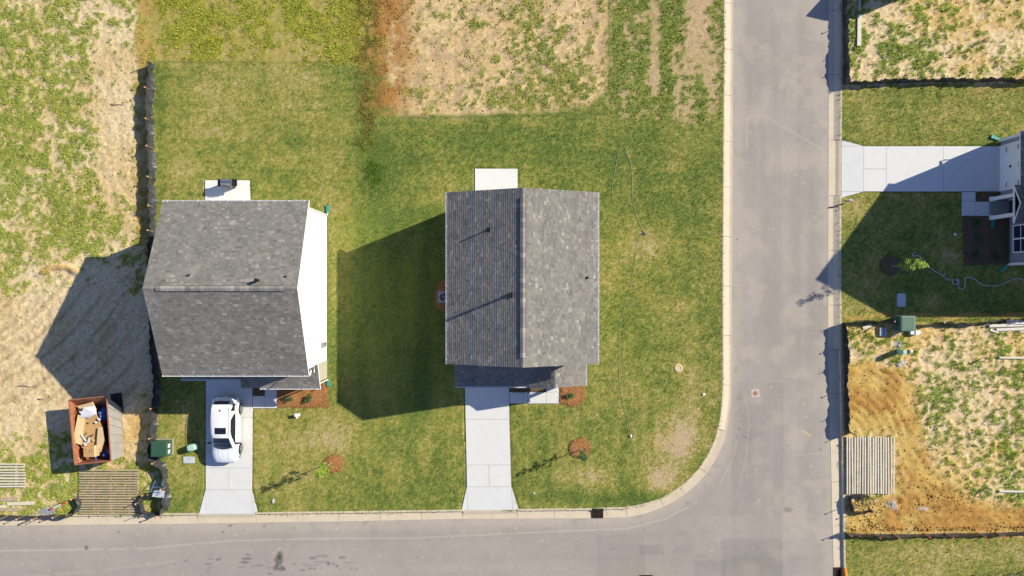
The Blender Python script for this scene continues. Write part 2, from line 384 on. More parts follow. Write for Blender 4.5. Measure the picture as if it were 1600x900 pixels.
o = sst(28, 10, np.hypot(wx - 582, (wy - 272) * 0.75)); weedy = np.maximum(weedy, o * sst(.45, .55, n8)); G = mixc(G, c(84, 112, 36), o * sst(.45, .56, n8))
# left lot
sandy_lot([(-900, -400), (206, -400), (214, 100), (232, 110), (236, 400), (243, 600), (240, 700), (262, 745), (262, 806), (-900, 812)],
          0.67 + blob(px, py, [(176, 110, 36, 90, -.62), (180, 250, 34, 120, -.8), (205, 250, 10, 140, -.15), (40, 60, 30, 30, -.1), (90, 90, 30, 30, -.12), (50, 360, 16, 16, -.4), (30, 200, 90, 150, .08), (90, 250, 60, 80, -.12),
                               (110, 350, 50, 40, .28), (182, 350, 14, 24, .55), (150, 370, 30, 30, .1), (60, 530, 150, 80, -1.2), (200, 560, 70, 120, -.85), (40, 620, 110, 60, -1.1), (150, 500, 90, 70, -.7), (20, 450, 30, 26, .25),
                               (10, 440, 30, 30, .2), (213, 450, 12, 26, .75), (218, 570, 14, 30, .5), (120, 590, 50, 12, .3), (205, 680, 26, 40, -.45), (40, 760, 60, 16, .02), (100, 770, 40, 30, .1), (30, 700, 60, 20, .02),
                               (90, 700, 30, 40, .15), (80, 410, 30, 14, -.25), (0, 600, 60, 120, -.3), (190, 40, 30, 30, -.2)]),
          c(226, 198, 146), c(240, 216, 172), c(160, 166, 68), c(136, 152, 62), 141, soft=4, hummock=0.07, gs=11)
o = sst(13, 3, np.abs(px - 222 - (n20 - .5) * 10)) * sst(60, 120, py) * sst(420, 340, py); G = mixc(G, ORANGE, o * 0.6)
o = sst(22, 8, np.hypot((wx - 212), (wy - 665) * 0.7)); G = mixc(G, c(216, 178, 112), o * 0.8)
# vehicle tracks curving through the left sand
def tracks(poly, lines, dark, amp, zamp):
    global G, hgt
    m = sst(0, 14, sdist(wx, wy, poly)); t = 0
    for (cx, cy, per) in lines:
        r = np.hypot(px - cx, py - cy); t = t + np.sin(r / per + 3 * n60) * (0.4 + n20)
    G = G * (1 - m[..., None] * dark * np.clip(t, 0, 1.6)[..., None] * amp); hgt = hgt + m * t * zamp
tracks([(0, 640), (-60, 500), (60, 440), (125, 412), (150, 450), (200, 420), (225, 640), (100, 640)], [(-160, 260, 2.3), (-150, 240, 5.1)], np.array([.5, .55, .6]), 0.30, 0.022)
o = sst(7, 2, np.abs(np.hypot((px - 95) * 0.8, py - 445) - 28)) * sst(440, 415, py); hgt = hgt + o * 0.22; G = mixc(G, c(214, 170, 104), o * .8)
# top right lot
sandy_lot([(1316, -400), (2400, -400), (2400, 134), (1500, 131), (1330, 137), (1316, 140)],
          0.40 + blob(px, py, [(1335, 60, 16, 70, .28), (1550, 50, 60, 70, -.35), (1420, 80, 30, 30, .3), (1455, 110, 30, 16, .22), (1520, 70, 22, 16, .28), (1530, 100, 30, 20, .2), (1445, 10, 12, 10, .35), (1580, 110, 20, 14, .3)])
          + (nv - 0.5) * 1.0 * sst(1400, 1380, px),
          SAND, c(224, 190, 122), c(154, 166, 62), c(122, 148, 54), 151, soft=2, hummock=0.08, gs=12)
# lower right lot, with orange clay
sandy_lot([(1316, 506), (1420, 508), (2400, 500), (2400, 836), (1450, 838), (1316, 832)],
          0.36 + blob(px, py, [(1345, 530, 20, 14, .1), (1400, 530, 30, 12, .25), (1470, 520, 40, 20, -.25), (1470, 620, 24, 30, .4), (1450, 650, 30, 30, .2), (1580, 590, 30, 22, .35), (1545, 620, 20, 30, -.2), (1560, 700, 60, 40, .12),
                               (1510, 700, 40, 60, -.12), (1575, 720, 14, 60, .4), (1585, 650, 14, 20, .25), (1520, 740, 40, 20, -.15), (1500, 660, 20, 30, .15), (1530, 770, 30, 10, .3), (1590, 780, 30, 8, .3), (1440, 560, 20, 40, -.2)]),
          SAND, c(232, 196, 130), c(154, 166, 64), c(124, 150, 56), 161, soft=2, hummock=0.09, gs=7)
clay_poly = [(1316, 566), (1360, 560), (1400, 580), (1432, 600), (1440, 650), (1446, 700), (1478, 745), (1520, 778), (1620, 790), (2300, 790), (2300, 838), (1316, 838), (1318, 782), (1400, 775), (1404, 680), (1318, 676)]
cm = sst(-12, 16, sdist(wx, wy, clay_poly) + (n8 - 0.5) * 14); cn = fbm(px, py, 26, 171, 5)
cl = mixc(np.broadcast_to(CLAY, px.shape + (3,)), CLAY_D, sst(0.4, 0.68, cn + blob(px, py, [(1350, 630, 40, 16, .2), (1440, 820, 60, 8, .2), (1420, 790, 60, 20, .1)])))
cl = mixc(cl, c(226, 188, 124), sst(0.5, 0.8, 1 - cn + blob(px, py, [(1360, 585, 30, 14, .2), (1570, 810, 60, 10, .3), (1420, 620, 20, 40, .15)]) - 0.18))
G = G * (1 - cm[..., None]) + cl * cm[..., None]; cover *= 1 - cm * 0.9; weedy = weedy * (1 - cm * 0.85)
rr = np.hypot(px - 1300, py - 700); rr2 = np.hypot(px - 1560, py - 640)
trk = np.sin(rr / 2.0 + 4 * n60) * sst(700, 660, py) + np.sin(rr2 / 2.2 + 3 * n20) * sst(640, 700, py) * sst(1500, 1440, px) + np.sin(py / 2.1 + 2 * n20) * sst(780, 800, py) * sst(1420, 1480, px)
trk = trk * (.3 + 1.2 * sst(.45, .65, fbm(px, py, 30, 183, 3))) + (fbm(px, py, 9, 181, 4) - .5) * (4 + 4 * sst(720, 760, py))
hgt = hgt * (1 - cm) + cm * (trk * 0.014 + (cn - .5) * 0.12); G = G * (1 - (cm * 0.18 * np.clip(-trk, 0, 1))[..., None])
for (cx, cy, rx, ry) in [(1395, 790, 14, 7), (1443, 795, 10, 5), (1408, 570, 9, 5), (1405, 541, 7, 6)]:     # pale concrete spills
    o = sst(1.1, 0.6, np.hypot((wx - cx) / rx, (wy - cy) / ry)); G = mixc(G, c(205, 200, 196), o * 0.8)
o = sst(1.2, 0.8, np.hypot((wx - 74) / 17, (wy - 800) / 8)); G = mixc(G, c(165, 168, 176), o); cover *= 1 - o; weedy *= 1 - o
# worn strip beside the fence of the neighbouring lawn, dry soil under the shed side of beds
o = sst(4, 1.5, np.abs(wy - 493.5)) * sst(1316, 1322, px); G = mixc(G, c(214, 178, 104), o * 0.8)
o = sst(4, 1.5, np.abs(wy - 135.5)) * sst(1400, 1450, px) * sst(0.4, 0.6, n20); G = mixc(G, c(214, 184, 120), o * 0.8)
# mown edge lines
o = sst(3.0, 0.8, np.abs(py - 97 - (n20 - .5) * 3)) * sst(238, 246, px) * sst(540, 520, px); G = mixc(G, LAWN_D * 0.8, o * 0.35)
o = sst(4.0, 1, np.abs(py - 184 + (px - 620) * 0.02 - (n20 - .5) * 4)) * sst(615, 630, px) * sst(960, 930, px); G = mixc(G, LAWN_D, o * 0.6)
o = sst(2.5, 0.8, np.abs(px - 952 - (n8 - .5) * 3)) * sst(150, 100, py); G = mixc(G, LAWN_D, o * 0.6)

hgt = hgt - 0.01
low = np.zeros(px.shape, bool)
low |= sdist(px, py, ROADBED) > 3.0
SLABS = [p for D in (DRIVE1, DRIVE2, DRIVE3, WALK1, WALK2, WALK3, PATIO1, PATIO2) for p, _ in D]
inslab = np.zeros(px.shape, bool)
for p in SLABS: inslab |= sdist(px, py, p) > -1.2
near = np.maximum(sdist(px, py, ROADBED) + 0, -99)
hgt = np.where(near > -8, hgt * np.clip(-near / 8, 0, 1), hgt)
flat = np.zeros(px.shape, bool)
for hx0, hy0, hx1, hy1 in (HOUSE1, HOUSE2, HOUSE3): flat |= (px > hx0) & (px < hx1) & (py > hy0) & (py < hy1)
Z = np.where(flat, -0.02, hgt); Z = np.where(inslab, -0.10, Z); Z = np.where(low, -0.30, Z)
far = sst(60, 400, np.hypot(GX, GY)); G = mixc(G, LAWN_O * 0.85, far * 0.7)
ny, nx = GX.shape; V = np.stack([GX, GY, Z], -1).reshape(-1, 3)
idx = np.arange(nx * ny).reshape(ny, nx)
F = np.stack([idx[:-1, :-1], idx[:-1, 1:], idx[1:, 1:], idx[1:, :-1]], -1).reshape(-1, 4)
m_ground = attr_mat('ground_soil_and_turf', nvar=0.2, scales=(5.0, 16.0), bump=0.6, bscale=12.0, bdist=0.06)
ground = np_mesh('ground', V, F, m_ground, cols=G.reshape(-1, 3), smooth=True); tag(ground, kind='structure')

# grass and weeds as leaf-sized faces
def sample(arr, qx, qy):
    i = np.clip(np.searchsorted(gx, (qx - 800) / S), 0, nx - 1); j = np.clip(np.searchsorted(gy, (450 - qy) / S), 0, ny - 1)
    return arr[j, i]
def scatter(name, n, prob, blades, hmin, hmax, wid, spread, lean, gain, material, label_kind='stuff'):
    qx = RNG.uniform(-20, 1620, n); qy = RNG.uniform(-20, 920, n)
    ok = RNG.random(n) < prob(qx, qy); bad = sample(low | inslab | flat, qx, qy)
    ok &= ~bad; qx = qx[ok]; qy = qy[ok]; m = len(qx)
    col = sample(G, qx, qy); cz = sample(Z, qx, qy)
    cx = (qx - 800) / S; cy = (450 - qy) / S
    K = m * blades; cx = np.repeat(cx, blades); cy = np.repeat(cy, blades); cz = np.repeat(cz, blades); col = np.repeat(col, blades, 0)
    a = RNG.uniform(0, 2 * np.pi, K); r = RNG.random(K) * spread
    bx = cx + r * np.cos(a); by = cy + r * np.sin(a)
    h = RNG.uniform(hmin, hmax, K); w = wid * RNG.uniform(0.6, 1.3, K); l = h * RNG.uniform(0.2, 1, K) * lean
    dx, dy = np.cos(a), np.sin(a)
    p0 = np.stack([bx - dy * w / 2, by + dx * w / 2, cz - 0.01], 1); p1 = np.stack([bx + dy * w / 2, by - dx * w / 2, cz - 0.01], 1)
    p2 = np.stack([bx + dx * l, by + dy * l, cz + h], 1)
    V = np.stack([p0, p1, p2], 1).reshape(-1, 3); F = np.arange(K * 3).reshape(-1, 3)
    tint = np.repeat(RNG.uniform(0.78, 1.24, m), blades) * RNG.uniform(0.8, 1.25, K); cc = col * tint[:, None] * np.asarray(gain)
    cc = np.repeat(np.clip(cc, 0, 0.8), 3, 0)
    o = np_mesh(name, V, F, material, cols=cc); tag(o, kind=label_kind); return o
m_blade = attr_mat('grass_blade', nvar=0.0, scales=(), bump=0.0, rough=0.6, spec=0.25)
lawn = scatter('lawn_grass', 330000, lambda x, y: sample(cover, x, y) * (1 - sample(weedy, x, y) * .7) * 0.8, 3, 0.03, 0.085, 0.032, 0.07, 1.2, (1.2, 1.18, 1.0), m_blade)
tag(lawn, 'short mown grass of the lawns', 'grass')
weeds = scatter('weeds', 200000, lambda x, y: sample(weedy, x, y) * 0.8, 5, 0.03, 0.13, 0.05, 0.10, 1.3, (1.25, 1.3, 0.9), m_blade)
tag(weeds, 'leafy green weeds scattered over the bare lots', 'weeds')
# clods and small stones on the bare soil
ico = [(0, 0, 1), (.9, 0, .3), (.28, .85, .3), (-.72, .53, .3), (-.72, -.53, .3), (.28, -.85, .3), (0, 0, -.6)]
icf = [(0, 1, 2), (0, 2, 3), (0, 3, 4), (0, 4, 5), (0, 5, 1), (6, 2, 1), (6, 3, 2), (6, 4, 3), (6, 5, 4), (6, 1, 5)]
def clods(name, pts, smin, smax, gain, material):
    n = len(pts); qx, qy = pts[:, 0], pts[:, 1]; col = sample(G, qx, qy); cz = sample(Z, qx, qy)
    s = smin + (smax - smin) * RNG.random(n) ** 3; base = np.array(ico); F0 = np.array(icf)
    jit = RNG.uniform(0.7, 1.3, (n, 7, 3)); V = base[None] * jit * s[:, None, None] * np.array([1, 1, .7])
    V = V + np.stack([(qx - 800) / S, (450 - qy) / S, cz + s * .1], 1)[:, None]
    F = (F0[None] + (np.arange(n) * 7)[:, None, None]).reshape(-1, 3)
    cc = np.repeat(col * gain * RNG.uniform(.7, 1.15, (n, 1)), 7, 0)
    return tag(np_mesh(name, V.reshape(-1, 3), F, material, cols=cc), kind='stuff')
pts = []
while len(pts) < 6500:
    x, y = random.uniform(-10, 1610), random.uniform(-10, 900)
    if (x < 238 and y < 800) or (600 < x < 940 and y < 175) or (x > 1322 and (y < 128 or 512 < y < 832)): pts.append((x, y))
for k in range(800):       # churned edge above the bottom fence and around the pit
    pts.append((random.uniform(1322, 1610), 829 - abs(random.gauss(0, 5)))); 
for k in range(500): pts.append((random.gauss(1352, 16), random.gauss(787, 5)))
for k in range(240): pts.append((random.gauss(1475, 34), random.gauss(775, 10)))
for k in range(260): pts.append((random.gauss(1364, 7), random.gauss(812, 12)))
pts = np.array(pts); bad = sample(low | inslab | flat, pts[:, 0], pts[:, 1]); pts = pts[~bad]
o = clods('soil_clods', pts, 0.012, 0.085, 0.85, attr_mat('soil_clod', nvar=0.15, scales=(12.0,), bump=0.4))
tag(o, 'small clods and stones on the bare soil', 'soil clods')

# ------------------------------------------------------------------ road
rx = np.arange(-75, 27.5, 0.08); ry_ = np.arange(-36, 32, 0.08)
rx = rx[(rx > -41)]; RX, RY = np.meshgrid(rx, ry_); qx = RX * S + 800; qy = 450 - RY * S
keep = sdist(qx, qy, ROAD_POLY) > -4
r1 = fbm(qx, qy, 90, 201, 4); r2 = fbm(qx, qy, 14, 202, 4); r3 = fbm(qx, qy, 3.2, 203, 2)
R = np.broadcast_to(np.array(A(178, 169, 160)), qx.shape + (3,)).copy()
r4 = np.where((qx > 1144) & (qy < 800), fbm(qx, qy, 40, 207, 4, ax=.35, ay=8.0), fbm(qx, qy, 40, 208, 4, ax=8.0, ay=.35)) ; R *= (0.90 + 0.20 * r4)[..., None]
R *= (0.91 + 0.18 * r1)[..., None] * (0.95 + 0.1 * r2)[..., None] * (0.965 + 0.07 * r3)[..., None]
din = sdist(qx, qy, [(p[0], p[1]) for p in ROAD_IN] + [(-700, -500)]); dustc = np.array(A(206, 194, 178))
dd = -din
R = mixc(R, dustc, 0.55 * sst(26, 0, dd) * sst(0.25, 0.6, r2 + .15))
R = mixc(R, dustc, 0.35 * sst(1280, 1298, qx + (r2 - .5) * 20) * sst(0.3, 0.6, r1 + .1))
R = mixc(R, dustc, 0.35 * sst(0.5, 0.72, fbm(qx, qy, 34, 205, 3)) * sst(1150, 1170, qx))
def rect(x0, y0, x1, y1, soft=2.0, wob=3.0):
    X = qx + (r2 - .5) * wob; Y = qy + (r1 - .5) * wob
    return sst(x0 - soft, x0 + soft, X) * sst(x1 + soft, x1 - soft, X) * sst(y0 - soft, y0 + soft, Y) * sst(y1 + soft, y1 - soft, Y)
for (x0, y0, x1, y1, a) in [(1144, 601, 1224, 1000, .06), (1128, 843, 1224, 1000, .12), (1085, 878, 1135, 1000, .10), (934, 836, 1008, 960, .07), (1000, 852, 1038, 868, .12), (1180, 30, 1215, 560, .025), (1246, 0, 1275, 560, .02),
                            (1224, 0, 1300, 1000, -.015), (934, 812, 1600, 1000, -.0)]:
    R *= (1 - a * rect(x0, y0, x1, y1))[..., None]
def streak(pts, w, a, colr=dustc):
    global R
    d = np.full(qx.shape, 1e9)
    for (x0, y0), (x1, y1) in zip(pts[:-1], pts[1:]):
        ex, ey = x1 - x0, y1 - y0; t = np.clip(((qx - x0) * ex + (qy - y0) * ey) / (ex * ex + ey * ey), 0, 1)
        d = np.minimum(d, np.hypot(qx - x0 - t * ex, qy - y0 - t * ey))
    R = mixc(R, colr, a * sst(w, w * 0.3, d) * sst(0.25, 0.5, r2 + .1))
streak([(-20, 862), (230, 858), (300, 851), (360, 846), (470, 843), (640, 842), (900, 830), (980, 827), (1040, 812), (1090, 785)], 1.6, .55, np.array(A(212, 202, 188)))
streak([(0, 905), (150, 893), (270, 878)], 3, .25)
streak([(1166, 185), (1176, 180), (1196, 180), (1230, 200), (1290, 235)], 1.8, .5); streak([(1168, 230), (1168, 195), (1172, 182)], 2, .45)
streak([(1165, 620), (1172, 660), (1166, 720), (1150, 780)], 1.6, .35); streak([(1125, 760), (1145, 720), (1152, 690)], 2, .35)
streak([(1243, 712), (1290, 708)], 1.6, .4); streak([(1256, 674), (1268, 682)], 2.5, .8, np.array(A(226, 196, 160)))
streak([(1220, 0), (1222, 560)], 1.2, .18, np.array(A(160, 153, 150))); streak([(1147, 600), (1224, 600)], 1.2, .3, np.array(A(150, 144, 142))); streak([(1224, 600), (1224, 800)], 1.2, .25, np.array(A(150, 144, 142)))
streak([(934, 812), (934, 900)], 1.2, .3, np.array(A(150, 144, 142)))
streak([(1140, 420), (1146, 600)], 3, .3)
darks = [(437, 868, 4.5, 6, .5), (435, 878, 6, 9, .5), (431, 888, 6, 5, .5), (439, 889, 4, 5, .5), (386, 868, 3.5, 2, .42), (386, 874, 9, 2, .42), (381, 880, 8, 2, .42), (376, 887, 6, 1.6, .35), (340, 875, 4.5, 2, .35), (328, 874, 5, 1.4, .2),
         (324, 882, 5, 1.6, .35), (325, 889, 5, 1.3, .25), (322, 895, 4, 1.2, .2), (332, 868, 3, 2, .12), (487, 873, 6, 3, .3), (501, 870, 9, 2.4, .2), (500, 879, 12, 2, .18), (484, 884, 14, 2, .15), (534, 872, 6, 2.4, .35), (513, 882, 2.8, 2.4, .45),
         (521, 882, 2.6, 2.2, .45), (526, 885, 2.4, 2.4, .45), (444, 890, 2.4, 2.4, .4), (472, 892, 5, 1.6, .35), (483, 889, 4, 1.6, .3), (491, 890, 2.6, 1.8, .4), (500, 889, 1.6, 1.4, .4), (460, 882, 3, 1.4, .3), (545, 880, 7, 1.4, .2), (530, 891, 2, 1.2, .3),
         (548, 890, 1.8, 1.3, .3), (557, 890, 1.8, 1.3, .3), (405, 885, 6, 1.6, .25), (394, 886, 3, 1.4, .25), (420, 888, 6, 1.3, .22), (415, 876, 3, 1, .2), (421, 898, 6, 1.4, .3), (359, 822.5, 3.2, 2.2, .45), (347, 832.5, 1.4, 1.4, .6), (133, 857, 2.8, 3.8, .55),
         (184, 832, 1.3, 1, .5), (270, 882, 5, 1.6, .2), (290, 877, 4, 1.4, .2), (412, 824, 3.5, 2.4, .18), (380, 829, 3, 2, .12), (458, 826, 3, 2, .1), (443, 844, 1.8, 1.6, .3), (1153, 374, 2.2, 1.4, .5), (1232, 797, 7, 4, .3), (1283, 703, 2, 2, .35),
         (1210, 137, 2, 1, .25), (1181, 615, 4, 4, .0), (1180, 680, 14, 8, .07), (1195, 650, 20, 14, .05), (958, 859, 2, 2, .2), (1070, 862, 18, 6, .06), (1090, 870, 12, 3, .08), (1155, 671, 1, 1, .5), (1166, 683, 1.2, 1.2, .4), (1151, 683, 1, 1, .4), (1020, 700, 1, 1, .1)]
for (x, y, a, b, s_) in darks:
    e = np.hypot((qx - x) / a, (qy - y) / b) + (r3 - .5) * .5 + (r2 - .5) * .6
    R *= (1 - s_ * sst(1.25, .75, e))[..., None]
for k in range(150):        # pale mortar and mud specks
    x = random.choice([random.uniform(1150, 1295), random.uniform(0, 1290)]); y = random.uniform(0, 900) if x > 1150 else random.uniform(822, 900)
    R = R if (x < 1150 and y < 822) else R
    s_ = random.uniform(.8, 2.6); i0 = np.searchsorted(rx, (x - 800) / S); j0 = np.searchsorted(ry_, (450 - y) / S)
    sl = (slice(max(0, j0 - 4), j0 + 5), slice(max(0, i0 - 4), i0 + 5))
    e = np.hypot(qx[sl] - x, qy[sl] - y) / s_ + (r3[sl] - .5) * .8
    R[sl] = mixc(R[sl], np.array(A(216, 200, 176)), random.uniform(.25, .6) * sst(1.2, .5, e))
ny2, nx2 = RX.shape; idx = np.arange(nx2 * ny2).reshape(ny2, nx2)
fk = keep[:-1, :-1] & keep[1:, 1:] & keep[:-1, 1:] & keep[1:, :-1]
F = np.stack([idx[:-1, :-1], idx[:-1, 1:], idx[1:, 1:], idx[1:, :-1]], -1)[fk]
used = np.zeros(nx2 * ny2, bool); used[F.ravel()] = True; remap = np.cumsum(used) - 1
V = np.stack([RX, RY, np.full(RX.shape, -0.124)], -1).reshape(-1, 3)[used]
m_road = attr_mat('asphalt', nvar=0.045, scales=(5.0, 40.0), bump=0.25, bscale=60.0, rough=0.88, bdist=0.006)
road = np_mesh('road', V, remap[F], m_road, cols=R.reshape(-1, 3)[used]); tag(road, kind='structure')

# ------------------------------------------------------------------ curbs with gutters, cast in segments
m_curb = mat('curb_concrete', A(230, 214, 188), 0.85, 0.05, 2.0, 0.3, 60, dirt=0.4, dirtcol=A(206, 184, 152))
def path_at(path, others, n=40):
    pass
def resample(pa, pb, step=0.35):
    """two matched polylines -> dense matched points"""
    out = []
    for i in range(len(pa) - 1):
        a0, a1 = Vector(pa[i]), Vector(pa[i + 1]); b0, b1 = Vector(pb[i]), Vector(pb[i + 1])
        k = max(1, int((a1 - a0).length / S / step))
        for j in range(k): out.append((a0.lerp(a1, j / k), b0.lerp(b1, j / k)))
    out.append((Vector(pa[-1]), Vector(pb[-1]))); return out
def profile(kind, W):
    if kind == 'vertical': return [(0, -0.3), (0, 0.0), (0.015, 0.012), (0.13, 0.012), (0.15, -0.005), (0.175, -0.138), (0.2, -0.142), (W, -0.112), (W, -0.3)]
    if kind == 'rolled': return [(0, -0.3), (0, 0.0), (0.02, 0.012), (0.12, 0.006), (0.26, -0.035), (0.42, -0.085), (0.55, -0.12), (W, -0.114), (W, -0.3)]
    return [(0, -0.3), (0, -0.045), (0.02, -0.04), (0.13, -0.05), (0.26, -0.08), (0.36, -0.115), (0.45, -0.125), (W, -0.112), (W, -0.3)]
def curb(name, pa, pb, kind_at, joints_at, label=None):
    root = empty(name, (0, 0, 0), kind='structure'); pts = resample(pa, pb)
    # cumulative length
    cuts = []; cum = 0
    L = [0]
    for i in range(1, len(pts)): L.append(L[-1] + (pts[i][0] - pts[i - 1][0]).length / S)
    def at(s_):
        s_ = min(max(s_, 0), L[-1] - 1e-6); i = max(j for j in range(len(L)) if L[j] <= s_)
        t = (s_ - L[i]) / (L[i + 1] - L[i]) if i + 1 < len(L) else 0; return pts[i][0].lerp(pts[i + 1][0], t), pts[i][1].lerp(pts[i + 1][1], t)
    def near_s(q):
        i = min(range(len(pts)), key=lambda j: (pts[j][0] - Vector(q)).length); return L[i]
    marks = sorted(set([0.0, L[-1]] + [near_s(q) for q in joints_at]))
    full = [marks[0]]
    for m in marks[1:]:
        n = max(1, round((m - full[-1]) / 3.3)) if (m - full[-1]) < 60 else int((m - full[-1]) / 3.3); s0 = full[-1]
        for k in range(1, n + 1): full.append(s0 + (m - s0) * k / n)
    for s0, s1 in zip(full[:-1], full[1:]):
        k = max(1, int((s1 - s0) / 0.4)); mid = at((s0 + s1) / 2)[0]; kd = kind_at(mid); g = 0.012; rows = []
        if not (-60 < mid.x < 1660 and -60 < mid.y < 960):
            k = 1
        for j in range(k + 1):
            s_ = s0 + g + (s1 - s0 - 2 * g) * j / k; a, b = at(s_); a3 = P(*a); b3 = P(*b); W = (b3 - a3).length; d = (b3 - a3).normalized()
            rows.append([(a3.x + d.x * u, a3.y + d.y * u, z) for u, z in profile(kd, W)])
        mb = MB(); n = len(rows[0]); vs = [v for r in rows for v in r]; fs = []
        for j in range(k):
            for i in range(n - 1): fs.append((j * n + i, j * n + i + 1, (j + 1) * n + i + 1, (j + 1) * n + i))
        fs.append(tuple(range(n))[::-1]); fs.append(tuple(k * n + i for i in range(n)))
        # orientation: make the top face up
        a, b, cc_ = [Vector(vs[q]) for q in (fs[3][0], fs[3][1], fs[3][2])]
        if (b - a).cross(cc_ - a).z < 0: fs = [f[::-1] for f in fs]
        mb.add(vs, fs); build(mb, 'curb_segment', m_curb, root)
    return root
def kin(q):
    if q.y > 780 and (311 < q.x < 402 or 721 < q.x < 810): return 'flat'
    return 'rolled' if (q.x > 1120 and q.y < 640) else 'vertical'
def kout(q):
    if 218 < q.y < 309: return 'flat'
    return 'rolled' if q.y < 520 else 'vertical'
def clip_path(p, q, lo, hi):
    return p, q
curb('curb_inner', CURB_IN, ROAD_IN, kin, [(310, 801), (403, 800.5), (721, 796), (810.5, 795.5), (924.5, 794), (944, 793.5), (978, 792), (1031, 779), (1061, 761), (1092, 731), (1128.6, 600), (1129, 294)])
curb('curb_outer', CURB_OUT, ROAD_OUT, kout, [(1315, 218), (1315, 309), (1316, 13), (1316, 112), (1321.8, 888), (1319, 480)])
FAR_A = [(-700, 1012), (1085, 998), (1118, 1022), (1136, 1500)]; FAR_B = [(-700, 995), (1100, 982), (1135, 1010), (1150, 1500)]
curb('curb_far', FAR_A, FAR_B, lambda q: 'vertical', [])

# ------------------------------------------------------------------ slabs of driveways, walks and patios
m_slab = mat('pale_concrete', A(238, 237, 234), 0.8, 0.035, 1.2, 0.2, 70, dirt=0.14, dirtcol=A(214, 208, 196))
m_slab_b = mat('patio_concrete', A(246, 246, 243), 0.8, 0.02, 1.2, 0.2, 70)
def inset(poly, g):
    pts = [Vector(p) for p in poly]; n = len(pts); out = []
    area = sum(pts[i].x * pts[(i + 1) % n].y - pts[(i + 1) % n].x * pts[i].y for i in range(n)); sg = 1 if area > 0 else -1
    for i in range(n):
        a, b, c_ = pts[i - 1], pts[i], pts[(i + 1) % n]; d1 = (b - a).normalized(); d2 = (c_ - b).normalized()
        n1 = Vector((-d1.y, d1.x)) * sg; n2 = Vector((-d2.y, d2.x)) * sg; m = (n1 + n2); k = max(0.35, m.length_squared / 2)
        out.append(b + m / (k * 2) * g * 1.0 * 1.0 * (2 / 2) * (1.0))
    return out
def slabs(name, defs, label, cat=None, material=None, gap=0.42):
    cx = sum(p[0] for d, _ in defs for p in d) / sum(len(d) for d, _ in defs); cy = sum(p[1] for d, _ in defs for p in d) / sum(len(d) for d, _ in defs)
    root = empty(name, P(cx, cy), kind='structure')
    for poly, tops in defs:
        ip = inset(poly, gap); w = [P(p.x, p.y) for p in ip]
        mb = MB(); mb.prism([(p.x, p.y) for p in w], -0.2, [t for t in tops] if tops else 0.03)
        build(mb, 'slab', material or m_slab, root)
    return root
slabs('driveway', DRIVE1, ''); slabs('driveway', DRIVE2, ''); slabs('driveway', DRIVE3, '')
slabs('walkway', WALK1, ''); slabs('walkway', WALK2, ''); slabs('walkway', WALK3, '')
slabs('patio', PATIO1, '', material=m_slab_b); slabs('patio', PATIO2, '', material=m_slab_b)

# ------------------------------------------------------------------ houses
m_white = mat('white_trim', (0.78, 0.78, 0.77), 0.45, 0.03, 3)
m_siding_w = mat('white_siding', (0.80, 0.80, 0.79), 0.5, 0.02, 2)
m_siding_c = mat('cream_siding', A(196, 190, 170), 0.55, 0.03, 2)
m_siding_g = mat('grey_siding', A(158, 160, 172), 0.55, 0.04, 2)
m_siding_t = mat('taupe_siding', A(176, 170, 158), 0.55, 0.04, 2)
m_glass = glass_mat('window_glass', (0.02, 0.03, 0.05))
m_dark = mat('dark_rubber', (0.02, 0.02, 0.023), 0.6, 0.2, 10)
m_metal = mat('grey_metal', (0.35, 0.36, 0.37), 0.4, 0.1, 8, metal=0.6)
m_door = mat('dark_door', (0.03, 0.04, 0.07), 0.4)
m_porch = mat('porch_concrete', A(170, 172, 160), 0.8, 0.05, 3, 0.2)
m_found = mat('foundation_block', A(140, 136, 130), 0.9, 0.15, 8)
def shingle_mat():
    m, n, l, b = nmat('asphalt_shingle'); b.inputs['Roughness'].default_value = 0.92; b.inputs['Specular IOR Level'].default_value = 0.15
    at = n.new('ShaderNodeAttribute'); at.attribute_name = 'tint'
    cr = n.new('ShaderNodeValToRGB'); e = cr.color_ramp.elements
    e[0].position = 0.0; e[0].color = (*A(112, 109, 105), 1); e[1].position = 1.0; e[1].color = (*A(188, 182, 173), 1)
    k = e.new(0.5); k.color = (*A(143, 139, 133), 1); k = e.new(0.72); k.color = (*A(158, 151, 143), 1)
    l.new(at.outputs['Fac'], cr.inputs[0])
    tc = n.new('ShaderNodeTexCoord'); nz = n.new('ShaderNodeTexNoise'); nz.inputs['Scale'].default_value = 60; nz.inputs['Detail'].default_value = 3
    l.new(tc.outputs['Object'], nz.inputs['Vector']); rp = n.new('ShaderNodeMapRange'); rp.inputs[3].default_value = 0.75; rp.inputs[4].default_value = 1.25
    l.new(nz.outputs[0], rp.inputs[0]); vm = n.new('ShaderNodeVectorMath'); vm.operation = 'SCALE'
    l.new(cr.outputs[0], vm.inputs[0]); l.new(rp.outputs[0], vm.inputs['Scale']); l.new(vm.outputs[0], b.inputs['Base Color'])
    bp = n.new('ShaderNodeBump'); bp.inputs['Strength'].default_value = 0.5; bp.inputs['Distance'].default_value = 0.004
    l.new(nz.outputs[0], bp.inputs['Height']); l.new(bp.outputs[0], b.inputs['Normal']); return m
m_shingle = shingle_mat()
def fb1(x, y, s_, seed): return float(fbm(np.array([x]), np.array([y]), s_, seed, 3)[0])
